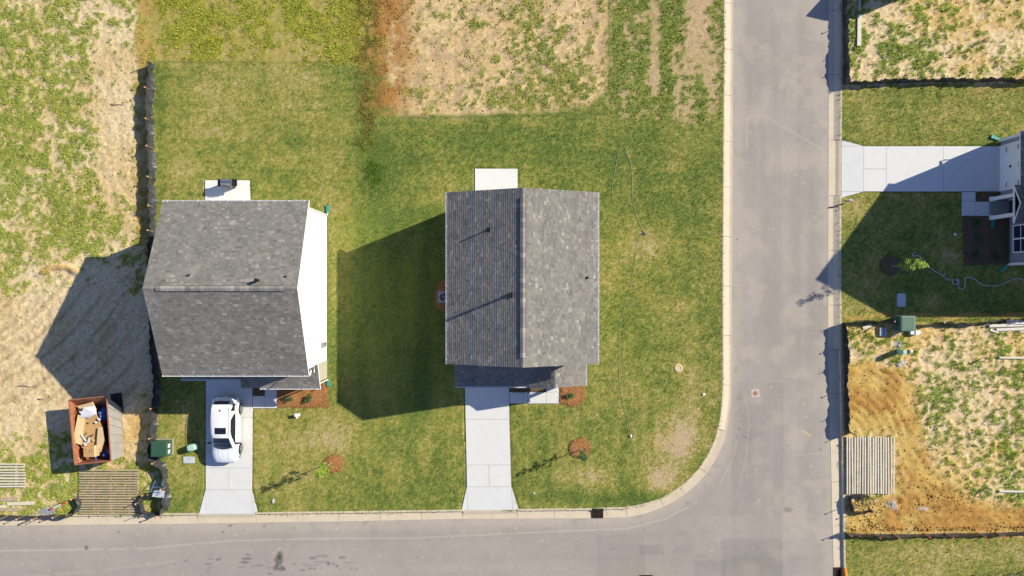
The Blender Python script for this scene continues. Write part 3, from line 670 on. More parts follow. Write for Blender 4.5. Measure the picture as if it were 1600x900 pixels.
def shingles(mb, o, u, v, Lu, Lv, seed, e=0.152, clip=None):
    """overlapping courses of tabs on the slope: o eave corner, u along eave, v up slope (unit vectors)"""
    rnd = random.Random(seed); n = u.cross(v).normalized(); rows = int(math.ceil(Lv / e))
    tabs = []
    for i in range(rows):
        a = i * e; b = min(Lv, a + e + 0.012); s_ = -rnd.random() * 0.3
        while s_ < Lu:
            w = rnd.choice([0.10, 0.13, 0.16, 0.2, 0.26, 0.32]); s0 = max(0, s_); s1 = min(Lu, s_ + w); s_ += w
            if s1 - s0 < 0.02: continue
            tabs.append((s0, s1, a, b))
    T = np.array(tabs); cx = (T[:, 0] + T[:, 1]) / 2; cy = T[:, 2]
    low_ = fbm(cx * 10 + cy * 7, cy * 10 - cx * 3, 5, seed + 900, 2)
    for (s0, s1, a, b), lf in zip(tabs, low_):
        if clip and not clip(s0, s1, a, b): continue
        t = 0.44 + (lf - 0.5) * 0.42 + rnd.gauss(0, 0.10) + (0.22 if rnd.random() < 0.2 else 0)
        lift = 0.016 + 0.007 * rnd.random(); g = 0.002
        p0 = o + u * (s0 + g) + v * a + n * lift; p1 = o + u * (s1 - g) + v * a + n * lift
        p2 = o + u * (s1 - g) + v * b + n * 0.003; p3 = o + u * (s0 + g) + v * b + n * 0.003
        q0 = p0 - n * (lift + .004); q1 = p1 - n * (lift + .004)
        mb.add([p0, p1, p2, p3, q0, q1], [(0, 1, 2, 3), (4, 5, 1, 0)], max(0.0, min(1.0, t)))
def slope_deck(mb, a, b, c_, d, th=0.16):
    """solid under a roof slope: four top corners"""
    vs = [a, b, c_, d] + [p - Vector((0, 0, th)) for p in (a, b, c_, d)]
    mb.add(vs, [(0, 1, 2, 3), (7, 6, 5, 4), (0, 4, 5, 1), (1, 5, 6, 2), (2, 6, 7, 3), (3, 7, 4, 0)])
def gutter(house, a, b, out):
    """open K-shaped trough under an eave from a to b; out = outward unit vector"""
    mb = MB(); z = Vector((0, 0, 1)); t = 0.012
    prof = [(0.0, -0.13), (0.0, 0.0), (t, 0.0), (t, -0.115), (0.09, -0.115), (0.12, -0.03), (0.12, 0.0), (0.137, 0.0), (0.137, -0.03), (0.105, -0.13)]
    n = len(prof); vs = [p + out * x + z * y for p in (a, b) for x, y in prof]
    fs = [(i, (i + 1) % n, (i + 1) % n + n, i + n) for i in range(n)]
    mb.add(vs, fs)
    d = (b - a).normalized()
    for p, sg in ((a, -1), (b, 1)): mb.bar(p + out * 0.0 - z * 0.065 + d * sg * 0.004, p + out * 0.137 - z * 0.065 + d * sg * 0.004, 0.008, 0.13)
    g = build(mb, 'gutter', m_white, house); L = (b - a).length; k = max(2, int(L / 0.95))
    for i in range(k + 1):
        c_ = a.lerp(b, (i + 0.3) / (k + 0.6)); h = MB(); h.bar(c_ + z * 0.004 + out * 0.002, c_ + z * 0.004 + out * 0.135, 0.035, 0.012); build(h, 'gutter_hanger', m_white, g)
    return g
def siding(mb, p0, p1, z0, he, hr=None, lap=0.16):
    """lapped boards on a wall from p0 to p1 (outward side on the right hand); hr adds a gable"""
    d = (p1 - p0); L = d.length; d = d / L; out = Vector((d.y, -d.x, 0)); z = z0; top = hr or he
    def sr(zz):
        if zz <= he or not hr: return 0.0, L
        t = min(1.0, (zz - he) / (hr - he)) * L / 2; return t, L - t
    while z < top - 0.005:
        zb = min(z + lap, top); a0, a1 = sr(z); b0, b1 = sr(zb)
        q = lambda s_, zz, o_: Vector((p0.x, p0.y, 0)) + d * s_ + out * o_ + Vector((0, 0, zz))
        mb.add([q(a0, z, .02), q(a1, z, .02), q(b1, zb, .006), q(b0, zb, .006), q(a0, z, 0), q(a1, z, 0)], [(0, 1, 2, 3), (4, 5, 1, 0)])
        z = zb
def wall_core(house, x0, y0, x1, y1, he, hr, axis, material, z0=0.0):
    """four lapped walls in one part; photo-unit plan rectangle, gables on the ends of the ridge axis"""
    mb = MB(); A_, B_, C_, D_ = P(x0, y1), P(x1, y1), P(x1, y0), P(x0, y0)   # SW SE NE NW
    gx_ = hr if axis == 'X' else None; gy_ = hr if axis == 'Y' else None
    siding(mb, A_, B_, 0.2, he, gy_); siding(mb, B_, C_, 0.2, he, gx_); siding(mb, C_, D_, 0.2, he, gy_); siding(mb, D_, A_, 0.2, he, gx_)
    w = build(mb, 'wall', material, house)
    f = MB(); f.prism([(p.x, p.y) for p in (A_, B_, C_, D_)], -0.1, 0.21); build(f, 'foundation', m_found, house)
    for p, sx, sy in ((A_, -1, -1), (B_, 1, -1), (C_, 1, 1), (D_, -1, 1)):
        k = MB(); k.box((p.x - sx * 0.03, p.y - sy * 0.03, 0.2 + (he - 0.2) / 2), (0.12, 0.12, he - 0.2)); build(k, 'corner_board', m_white, house)
    return w
def gable_roof(house, x0, y0, x1, y1, he, hr, axis, seed, vent=True, vrange=None, gut=(True, True)):
    """eave-to-eave plan rectangle in photo units; he/hr = top of roof at eave and ridge"""
    deck = MB(); sh = MB()
    NW, NE, SE, SW = P(x0, y0, he), P(x1, y0, he), P(x1, y1, he), P(x0, y1, he)
    if axis == 'X': R0 = P(x0, (y0 + y1) / 2, hr); R1 = P(x1, (y0 + y1) / 2, hr); sl = [(SW, SE, R1, R0), (NE, NW, R0, R1)]
    else: R0 = P((x0 + x1) / 2, y1, hr); R1 = P((x0 + x1) / 2, y0, hr); sl = [(SE, NE, R1, R0), (NW, SW, R0, R1)]
    for k, (a, b, c_, d) in enumerate(sl):
        slope_deck(deck, a, b, c_, d)
        u = (b - a).normalized(); v = (d - a); Lv = v.length; v = v.normalized()
        shingles(sh, a - v * 0.03, u, v, (b - a).length, Lv + 0.03, seed + k)
    rf = build(deck, 'roof', m_white, house)
    s_ = build(sh, 'shingles', m_shingle, rf, kind='stuff')
    # ridge: caps and a raised ridge vent
    d = (R1 - R0).normalized(); side = Vector((-d.y, d.x, 0)); pitch = (hr - he) / ((NW - SW).length / 2 if axis == 'X' else (NE - NW).length / 2)
    def ridge_strip(a, b, w, lift, th, name, seg):
        mb = MB(); L = (b - a).length; n = max(1, int(L / seg)); rnd = random.Random(seed + 5)
        for i in range(n):
            p = a + d * (L * i / n); q = a + d * (L * (i + 1) / n - 0.006); z = Vector((0, 0, 1)); t = rnd.uniform(.3, .9) if name == 'ridge_vent' else rnd.uniform(.3, .55)
            up = Vector((0, 0, lift)); dn = Vector((0, 0, lift - w * pitch)); tl = Vector((0, 0, th)); j = Vector((0, 0, 0.008))
            vs = [p + side * w + dn + j, p + up + j, p - side * w + dn + j, q + side * w + dn, q + up, q - side * w + dn]
            vs += [v_ - tl for v_ in vs]
            fs = [(0, 1, 4, 3), (1, 2, 5, 4), (3, 9, 6, 0), (2, 8, 11, 5), (0, 6, 7, 1), (1, 7, 8, 2), (4, 10, 9, 3), (5, 11, 10, 4)]
            # orient upward
            A0, B0, C0 = [Vector(vs[k]) for k in fs[0][:3]]
            if (B0 - A0).cross(C0 - A0).z < 0: fs = [f[::-1] for f in fs]
            mb.add(vs, fs, t)
        return build(mb, name, m_shingle, rf)
    if not vent: ridge_strip(R0, R1, 0.14, 0.024, 0.012, 'ridge_cap', 0.28)
    else:
        t0, t1 = vrange; va, vb = R0.lerp(R1, t0), R0.lerp(R1, t1)
        ridge_strip(R0, va, 0.14, 0.024, 0.012, 'ridge_cap', 0.28); ridge_strip(vb, R1, 0.14, 0.024, 0.012, 'ridge_cap', 0.28)
        ridge_strip(va, vb, 0.17, 0.075, 0.02, 'ridge_vent', 0.30)
        fl = MB(); L = (vb - va)
        for sg in (-1, 1):
            p = va + side * sg * 0.185; q = vb + side * sg * 0.185; dz = Vector((0, 0, 0.03 - 0.185 * pitch + 0.01)); fl.bar(p + dz, q + dz, 0.018, 0.035)
        build(fl, 'vent_slot', m_dark, rf)
    z = Vector((0, 0, -0.025))
    if axis == 'X':
        if gut[0]: gutter(house, NW + z + Vector((0.02, 0, 0)), NE + z, Vector((0, 1, 0)))
        if gut[1]: gutter(house, SW + z, SE + z, Vector((0, -1, 0)))
    else:
        if gut[0]: gutter(house, NW + z, SW + z, Vector((-1, 0, 0)))
        if gut[1]: gutter(house, NE + z, SE + z, Vector((1, 0, 0)))
    return rf
def vent_pipe(roof, top_img, zroof, hpipe, r, normal, fl=0.2, fup=None, skirt=True):
    """pipe standing on a roof slope; top_img = where its foot is seen"""
    f = Q(top_img[0], top_img[1], zroof); n = Vector(normal).normalized()
    mb = MB(); mb.lathe([(r * 1.5, -0.06), (r * 1.5, 0.05), (r, 0.09), (r, hpipe), (r * 0.72, hpipe), (r * 0.72, hpipe - 0.05)], 12, f)
    p = build(mb, 'vent_pipe', m_dark, roof)
    if skirt:
        q = MB(); u = Vector((1, 0, 0)) if abs(n.y) > abs(n.x) else Vector((0, 1, 0)); v = n.cross(u).normalized()
        if v.z < 0: v = -v
        c0 = f + n * 0.022; w = fl
        vs = [c0 - u * w * 0.55 - v * w * 0.55, c0 + u * w * 0.55 - v * w * 0.55, c0 + u * w + v * w, c0 - u * w + v * w]
        vs = vs + [x - n * 0.012 for x in vs]
        q.add(vs, [(0, 1, 2, 3), (3, 2, 1, 0), (0, 4, 5, 1), (1, 5, 6, 2), (2, 6, 7, 3), (3, 7, 4, 0)]); build(q, 'pipe_flashing', m_metal if False else m_dark, roof)
    return p
def window(house, c_, along, out, w, h, cols=1, frame=m_white):
    """c_ centre on the wall face"""
    z = Vector((0, 0, 1)); t = 0.09; f = MB()
    for s_ in (-1, 1):
        f.bar(c_ + along * s_ * w / 2 - z * (h / 2 + t / 2) + out * .03, c_ + along * s_ * w / 2 + z * (h / 2 + t / 2) + out * .03, t, 0.09, up=out)
        f.bar(c_ - along * (w / 2 - t / 2) + z * s_ * h / 2 + out * .03, c_ + along * (w / 2 - t / 2) + z * s_ * h / 2 + out * .03, t, 0.087, up=out)
    for k in range(1, cols): f.bar(c_ + along * (-w / 2 + w * k / cols) - z * (h / 2 - t / 2) + out * .03, c_ + along * (-w / 2 + w * k / cols) + z * (h / 2 - t / 2) + out * .03, t * 1.3, 0.085, up=out)
    win = build(f, 'window', frame, house)
    for k in range(cols):
        for s_ in (-1, 1):
            g = MB(); cc_ = c_ + along * (-w / 2 + w * (k + .5) / cols) + z * s_ * h / 4 + out * 0.032
            g.bar(cc_ - along * (w / cols / 2 - t / 2), cc_ + along * (w / cols / 2 - t / 2), 0.02, h / 2 - t * .6, up=z); build(g, 'pane', m_glass, win)
        r = MB(); cc_ = c_ + along * (-w / 2 + w * (k + .5) / cols) + out * 0.045; r.bar(cc_ - along * (w / cols / 2 - t / 2), cc_ + along * (w / cols / 2 - t / 2), 0.04, 0.05, up=z); build(r, 'sash_rail', frame, win)
    return win
def garage_door(house, c_, along, out, w, h, material=m_white, hardware=False):
    z = Vector((0, 0, 1)); d = MB(); n = 4
    d.bar(c_ - along * w / 2 + z * h / 2 + out * 0.0, c_ + along * w / 2 + z * h / 2 + out * 0.0, 0.05, h, up=z)
    door = build(d, 'garage_door', material, house)
    for i in range(n):
        for k in range(4):
            p = MB(); cc_ = c_ + along * (-w / 2 + w * (k + .5) / 4) + z * (h * (i + .5) / n) + out * 0.03
            p.bar(cc_ - along * (w / 8 - .06), cc_ + along * (w / 8 - .06), 0.014, h / n - .1, up=z); build(p, 'door_panel', material, door)
    if hardware:
        for s_ in (-1, 1):
            for zz in (0.7, 1.84):
                q = MB(); cc_ = c_ + along * s_ * (w / 2 - 0.28) + z * zz + out * 0.05; q.bar(cc_ - along * .17, cc_ + along * .17, 0.02, 0.06, up=z); build(q, 'hinge_strap', m_dark, door)
        q = MB(); cc_ = c_ + z * 1.1 + out * .06; q.bar(cc_ - along * .08, cc_ + along * .08, 0.05, 0.14, up=z); build(q, 'handle', m_dark, door)
        for s_ in (-1, 1):
            q = MB(); cc_ = c_ + along * s_ * 0.1 + z * 1.9 + out * .05; q.bar(cc_ - along * .03, cc_ + along * .03, 0.03, 0.09, up=z); build(q, 'latch', m_dark, door)
    f = MB(); t = .12
    for s_ in (-1, 1): f.bar(c_ + along * s_ * (w / 2 + t / 2) + out * .04, c_ + along * s_ * (w / 2 + t / 2) + z * (h + t) + out * .04, t, .07, up=out)
    f.bar(c_ - along * w / 2 + z * (h + t / 2) + out * .04, c_ + along * w / 2 + z * (h + t / 2) + out * .04, .066, t, up=z)
    build(f, 'door_frame', m_white, house)
def front_door(house, c_, along, out, w=0.95, h=2.1, material=m_door):
    z = Vector((0, 0, 1)); d = MB(); d.bar(c_ - along * w / 2 + z * h / 2, c_ + along * w / 2 + z * h / 2, 0.05, h, up=z); dr = build(d, 'door', material, house)
    q = MB(); q.box(c_ + along * (w / 2 - .1) + z * 1.0 + out * .06, (.06, .06, .1)); build(q, 'handle', m_metal, dr)
    f = MB(); t = .13
    for s_ in (-1, 1): f.bar(c_ + along * s_ * (w / 2 + t / 2) + out * .04, c_ + along * s_ * (w / 2 + t / 2) + z * (h + t) + out * .04, t, .07, up=out)
    f.bar(c_ - along * w / 2 + z * (h + t / 2) + out * .04, c_ + along * w / 2 + z * (h + t / 2) + out * .04, .066, t, up=z); build(f, 'door_frame', m_white, house)
def shed_roof(house, x0, x1, yw, ye, hw, hee, seed, gut=None):
    """lean-to slope falling south from the wall line yw to the eave ye"""
    a, b, c_, d = P(x0, ye, hee), P(x1, ye, hee), P(x1, yw, hw), P(x0, yw, hw); mb = MB(); slope_deck(mb, a, b, c_, d, 0.14); r = build(mb, 'lower_roof', m_white, house)
    sh = MB(); v = (d - a); Lv = v.length; v.normalize(); shingles(sh, a - v * .03, Vector((1, 0, 0)), v, (b - a).length, Lv + .03, seed); build(sh, 'shingles', m_shingle, r, kind='stuff')
    if gut: gutter(house, P(gut[0], ye, hee - .025), P(gut[1], ye, hee - .025), Vector((0, -1, 0)))
    return r
EX, EY, EZ = Vector((1, 0, 0)), Vector((0, 1, 0)), Vector((0, 0, 1))

# house on the left, ridge running east-west
h1 = empty('house', P(416, 450), 'two storey house with white siding beside the driveway with the parked white suv', 'house')
wall_core(h1, *HOUSE1, 5.45, 7.72, 'X', m_siding_w)
r1_ = gable_roof(h1, 314.6, 331, 518, 570, 5.6, 7.95, 'X', 31, vrange=(0.085, 0.915))
nS, nN = (0, -2.35, 5.55), (0, 2.35, 5.55)
vent_pipe(r1_, (298, 430), 7.45, .3, .06, (0, 0.42, 1), .19); vent_pipe(r1_, (405, 438), 7.62, .62, .10, (0, 0.42, 1), .3); vent_pipe(r1_, (447.5, 432), 7.5, .24, .06, (0, .42, 1), .2)
shed_roof(h1, 313, 400.5, 562, 583.5, 3.35, 2.9, 41, gut=(313, 399.5))
shed_roof(h1, 400.5, 516.7, 562, 597, 3.35, 2.75, 43, gut=(428, 516.7))
mb = MB(); siding(mb, P(410, 577.5), P(430, 577.5), 0.2, 2.75); siding(mb, P(430, 590), P(511.5, 590), .2, 2.72); siding(mb, P(430, 577.5), P(430, 590), .2, 2.72)
siding(mb, P(321, 577.5), P(410, 577.5), 0.2, 2.75); build(mb, 'front_wall', m_siding_c, h1)
mb = MB(); p = P(511.6, 590); q = P(511.6, 562.3)
siding(mb, p, q, 0.2, 2.72); build(mb, 'side_wall', m_siding_c, h1, label='cream lapped side wall of the front room')
mb = MB(); mb.prism([(P(x, y).x, P(x, y).y) for x, y in ((321, 577.4), (430, 577.4), (430, 590), (511.5, 590), (511.5, 562), (321, 562))], -.1, .2); build(mb, 'foundation', m_found, h1)
garage_door(h1, P(358, 578.2, .03), EX, -EY, 2.75, 2.13); front_door(h1, P(423, 578.2, .2), EX, -EY); window(h1, P(470, 590.6, 1.5), EX, -EY, 1.6, 1.3, 2)
for x in (360, 470): window(h1, P(x, 562.8, 4.5), EX, -EY, 1.0, 1.3)
for x, z in ((340, 1.4), (440, 1.4), (350, 4.3), (470, 4.3)): window(h1, P(x, 337.2, z), -EX, EY, 1.0, 1.3)
mb = MB(); mb.box(P(514, 536, 1.35), (.18, .32, .5)); mb.tube([P(513, 536, 1.1), P(513, 536, 0)], .03); build(mb, 'meter_box', m_metal, h1)
mb = MB(); mb.tube([P(519, 571, 5.45), P(517.6, 566.5, 5.0), P(512.8, 563, 4.7), P(512.8, 563, 3.6), P(511.5, 569, 3.35), P(511, 573, 3.3)], .045, 8); build(mb, 'downspout', m_white, h1)
mb = MB(); mb.tube([P(513, 330, 5.4), P(513, 334, 5.0), P(512.5, 336.5, 4.7), P(512.5, 336.5, .2), P(512.5, 333, .08)], .045, 8); build(mb, 'downspout', m_white, h1)
mb = MB(); mb.tube([P(514, 598, 2.65), P(513, 592.5, 2.4), P(513, 592.5, .15), P(513, 594, .08)], .045, 8); build(mb, 'downspout', m_white, h1)

# middle house, ridge running north-south
h2 = empty('house', P(814.5, 440), 'middle house with a roof split into a shaded and a sunlit slope', 'house')
wall_core(h2, *HOUSE2, 5.45, 7.42, 'Y', m_siding_t)
r2_ = gable_roof(h2, 711, 317, 918, 555.5, 5.6, 7.6, 'Y', 51, vrange=(0.055, 0.945))
vent_pipe(r2_, (762, 359), 6.7, .42, .05, (-.42, 0, 1), .15); vent_pipe(r2_, (796, 461), 7.3, .95, .085, (-.42, 0, 1), .2); vent_pipe(r2_, (918, 434), 5.9, .14, .05, (.42, 0, 1), .1)
shed_roof(h2, 716, 862.3, 548.5, 594.5, 3.6, 2.75, 61, gut=(716, 862))
# porch gable: ridge runs north-south
pr = MB(); sh = MB(); xr = 862.3; xw, xe = 816.8, 907.8
a, b, c_, d = P(xe, 594.5, 2.7), P(xe, 548.5, 2.7), P(xr, 548.5, 3.6), P(xr, 594.5, 3.6)
slope_deck(pr, a, b, c_, d, .14); v = (d - a); Lv = v.length; v.normalize(); shingles(sh, a - v * .03, EY, v, (b - a).length, Lv + .03, 63)
a, b, c_, d = P(xw, 548.5, 2.7), P(xw, 594.5, 2.7), P(xr, 594.5, 3.6), P(xr, 548.5, 3.6)
v = (d - a); Lv = v.length; v.normalize(); slope_deck(pr, a + v * .02, b + v * .02, c_, d, .10); shingles(sh, a, -EY, v, (b - a).length, Lv, 64)
prf = build(pr, 'porch_roof', m_white, h2); build(sh, 'shingles', m_shingle, prf, kind='stuff')
gutter(h2, P(xe, 548.5, 2.675), P(xe, 594.5, 2.675), EX)
mb = MB(); siding(mb, P(722, 588), P(797, 588), .2, 2.7); siding(mb, P(797, 588), P(797, 548), .2, 2.75); siding(mb, P(722, 548), P(722, 588), .2, 2.75); build(mb, 'front_wall', m_siding_t, h2)
for x in (857, 903): mb = MB(); mb.box(P(x, 589, 1.35), (.2, .2, 2.6)); build(mb, 'porch_post', m_white, h2)
mb = MB(); mb.prism([(P(x, y).x, P(x, y).y) for x, y in ((797, 548), (906, 548), (906, 592), (874.5, 592), (874.5, 565), (852.5, 565), (852.5, 592), (797, 592))], -.1, .12); build(mb, 'porch_floor', m_porch, h2)
garage_door(h2, P(760, 588.7, .03), EX, -EY, 2.75, 2.13); front_door(h2, P(863, 549.2, .12), EX, -EY)
for x in (760, 870): window(h2, P(x, 549.2, 4.6), EX, -EY, 1.0, 1.3)
for y, z in ((380, 1.5), (500, 1.5), (380, 4.3), (500, 4.3)): window(h2, P(912.3, y, z), EY, EX, .9, 1.2); 
for x, z in ((740, 1.5), (860, 1.5), (760, 4.4), (870, 4.4)): window(h2, P(x, 322.8, z), -EX, EY, 1.0, 1.3)

# house on the right edge, seen from its garage side
h3 = empty('house', P(1700, 320), 'grey blue house at the right edge with white garage door and small gabled porch', 'house')
x0, y0, x1, y1 = 1561, 220, 1840, 412
mb = MB(); NWp, SWp = P(x0, y0 + 1), P(x0, 299)
# front wall of the garage, with opening left for the door (230..298)
siding(mb, P(1561, 220.5), P(1561, 229.5), .2, 2.62); siding(mb, P(1561, 298.8), P(1561, 312), .2, 2.62)
siding(mb, P(1561, 229.5), P(1561, 298.8), 2.24, 2.62, lap=.12)
siding(mb, P(1576, 312), P(1576, 412), .2, 2.62); siding(mb, P(1840, 220.5), P(1561, 220.5), .2, 5.3)
siding(mb, P(1575.5, 412), P(1840, 412), .2, 5.3); siding(mb, P(1840, 412), P(1840, 220.5), .2, 5.3, 8.4)
siding(mb, P(1566, 221), P(1566, 412), 3.0, 5.3, 8.35); siding(mb, P(1561, 311.8), P(1576, 311.8), .2, 2.62)
build(mb, 'wall', m_siding_g, h3)
mb = MB(); mb.prism([(P(x, y).x, P(x, y).y) for x, y in ((1563, 221), (1840, 221), (1840, 411), (1577, 411), (1577, 313), (1563, 313))], -.1, .2); build(mb, 'foundation', m_found, h3)
gable_roof(h3, 1560, 219.5, 1848, 421, 5.4, 8.6, 'X', 71, vrange=(.1, .9))
garage_door(h3, P(1562.2, 264, .03), EY, -EX, 3.05, 2.14, hardware=True)
# skirt roof over the garage front
a, b, c_, d = P(1553, 217, 2.65), P(1553, 415, 2.65), P(1566, 415, 3.05), P(1566, 217, 3.05)
mb = MB(); slope_deck(mb, P(1553, 300, 2.65), P(1553, 217, 2.65), P(1567, 217, 3.05), P(1567, 300, 3.05), .12); sk = build(mb, 'lower_roof', m_white, h3)
sh = MB(); v = (P(1567, 300, 3.05) - P(1553, 300, 2.65)); Lv = v.length; v.normalize()
shingles(sh, P(1553, 217, 2.65) - v * .02, -EY, v, 83 / S, Lv, 73); build(sh, 'shingles', m_shingle, sk, kind='stuff')
mb = MB(); slope_deck(mb, P(1567, 420, 2.65), P(1567, 348, 2.65), P(1576, 348, 3.0), P(1576, 420, 3.0), .12); sk = build(mb, 'lower_roof', m_white, h3)
sh = MB(); v = (P(1576, 420, 3.0) - P(1567, 420, 2.65)); Lv = v.length; v.normalize(); shingles(sh, P(1567, 348, 2.65), -EY, v, 72 / S, Lv, 75); build(sh, 'shingles', m_shingle, sk, kind='stuff')
# porch
mb = MB(); mb.prism([(P(x, y).x, P(x, y).y) for x, y in ((1546, 313.5), (1576, 313.5), (1576, 339.5), (1546, 339.5))], -.1, .12); build(mb, 'porch_floor', m_porch, h3)
for y in (311.5, 340.5): mb = MB(); mb.box(P(1548, y, 1.2), (.24, .24, 2.35)); mb.box(P(1548, y, .2), (.32, .32, .3)); build(mb, 'porch_post', m_white, h3)
for y in (311.5, 340.5): mb = MB(); mb.bar(P(1546, y, 2.42), P(1576, y, 2.42), .2, .2); build(mb, 'porch_beam', m_white, h3)
pm = MB(); sh = MB(); ax = 1544.5; bx = 1600; yn, yc, ys = 297, 325.5, 354
a, b, c_, d = P(bx, yn, 2.55), P(ax, yn, 2.55), P(ax, yc, 3.2), P(bx, yc, 3.2); slope_deck(pm, a, b, c_, d, .12); v = (c_ - b); Lv = v.length; v.normalize(); shingles(sh, a, -EX, v, (b - a).length, Lv, 77)
a, b, c_, d = P(ax, ys, 2.55), P(bx, ys, 2.55), P(bx, yc, 3.2), P(ax, yc, 3.2); slope_deck(pm, a, b, c_, d, .12); v = (d - a); Lv = v.length; v.normalize(); shingles(sh, a, EX, v, (b - a).length, Lv, 78)
prf = build(pm, 'porch_roof', m_white, h3); build(sh, 'shingles', m_shingle, prf, kind='stuff')
mb = MB(); mb.bar(P(1545.3, 299, 2.5), P(1545.3, 352, 2.5), .06, .14); build(mb, 'porch_trim', m_white, h3)
mb = MB(); mb.add([P(1546, 300, 2.5), P(1546, 351, 2.5), P(1546, 325.5, 3.07)], [(0, 1, 2), (2, 1, 0)]); build(mb, 'porch_gable', m_siding_g, h3)
front_door(h3, P(1575.4, 324, .12), EY, -EX)
window(h3, P(1575.4, 374.5, 1.3), EY, -EX, 1.92, 1.45, 2)
mb = MB(); mb.bar(P(1574.8, 412, .2), P(1574.8, 412, 2.6), .16, .1); build(mb, 'corner_board', m_white, h3)
mb = MB(); mb.bar(P(1560.3, 221, .2), P(1560.3, 221, 2.6), .1, .14); build(mb, 'corner_board', m_white, h3)
mb = MB(); mb.tube([P(1551, 344, 2.5), P(1551, 342.5, 2.2), P(1550.5, 342.5, .15), P(1550, 344, .06)], .045); build(mb, 'downspout', m_white, h3)
mb = MB(); mb.tube([P(1571, 417, 2.6), P(1573, 414, 2.3), P(1573, 414, .15)], .045); build(mb, 'downspout', m_white, h3)
mb = MB(); mb.tube([P(1557, 216, 2.6), P(1559.5, 219, 2.35), P(1559.5, 219, .15)], .045); build(mb, 'downspout', m_white, h3)

# invented shed just north of the frame, added to cast a shadow across the street
ss = empty('shadow_shed', P(1390, -18), 'unseen shed added just beyond the top edge so its shadow falls on the street', 'shadow caster')
mb = MB(); mb.prism([(P(x, y).x, P(x, y).y) for x, y in ((1371, -38), (1410, -38), (1410, -2), (1371, -2))], 0, 2.3); build(mb, 'wall', m_siding_g, ss)
mb = MB(); a, b = P(1368, -1, 2.3), P(1414, -1, 2.3); c_, d = P(1414, -20, 3.2), P(1368, -20, 3.2); e_, f_ = P(1414, -40, 2.3), P(1368, -40, 2.3)
mb.add([a, b, c_, d, e_, f_], [(0, 1, 2, 3), (3, 2, 4, 5), (0, 3, 5), (1, 4, 2), (0, 5, 4, 1)]); build(mb, 'roof', m_dark, ss)

# ------------------------------------------------------------------ teal downspout extensions
m_teal = mat('teal_plastic', A(70, 176, 160), 0.45, 0.1, 6)
def extension(p, q, w, label):
    p = P(*p, .06); q = P(*q, .06); mb = MB(); mb.bar(p, q, w, .1); mb.bar(p.lerp(q, .75), q, w * 1.25, .13)
    d = (q - p); 
    for k in range(1, 6): mb.bar(p.lerp(q, k / 6.5) + Vector((0, 0, .052)), p.lerp(q, k / 6.5 + .05) + Vector((0, 0, .052)), w * 1.04, .012)
    o = build(mb, 'downspout_extension', m_teal, base=p, label=label, cat='drain extension', group='teal downspout extensions'); return o
extension((512, 333), (512, 321), .17, 'teal plastic drain extension by the upper right corner of the left house')
extension((512.5, 593), (514.5, 603), .2, 'teal plastic drain extension at the lower right corner of the left house beside mulch')
extension((1561, 219), (1548, 213), .2, 'teal plastic drain extension next to the garage of the right house')
extension((1551, 345), (1549.5, 356), .18, 'teal plastic drain extension in shade beside the porch of the right house')
extension((1572, 416), (1562, 424), .18, 'teal plastic drain extension in shade below the window wall of the right house')

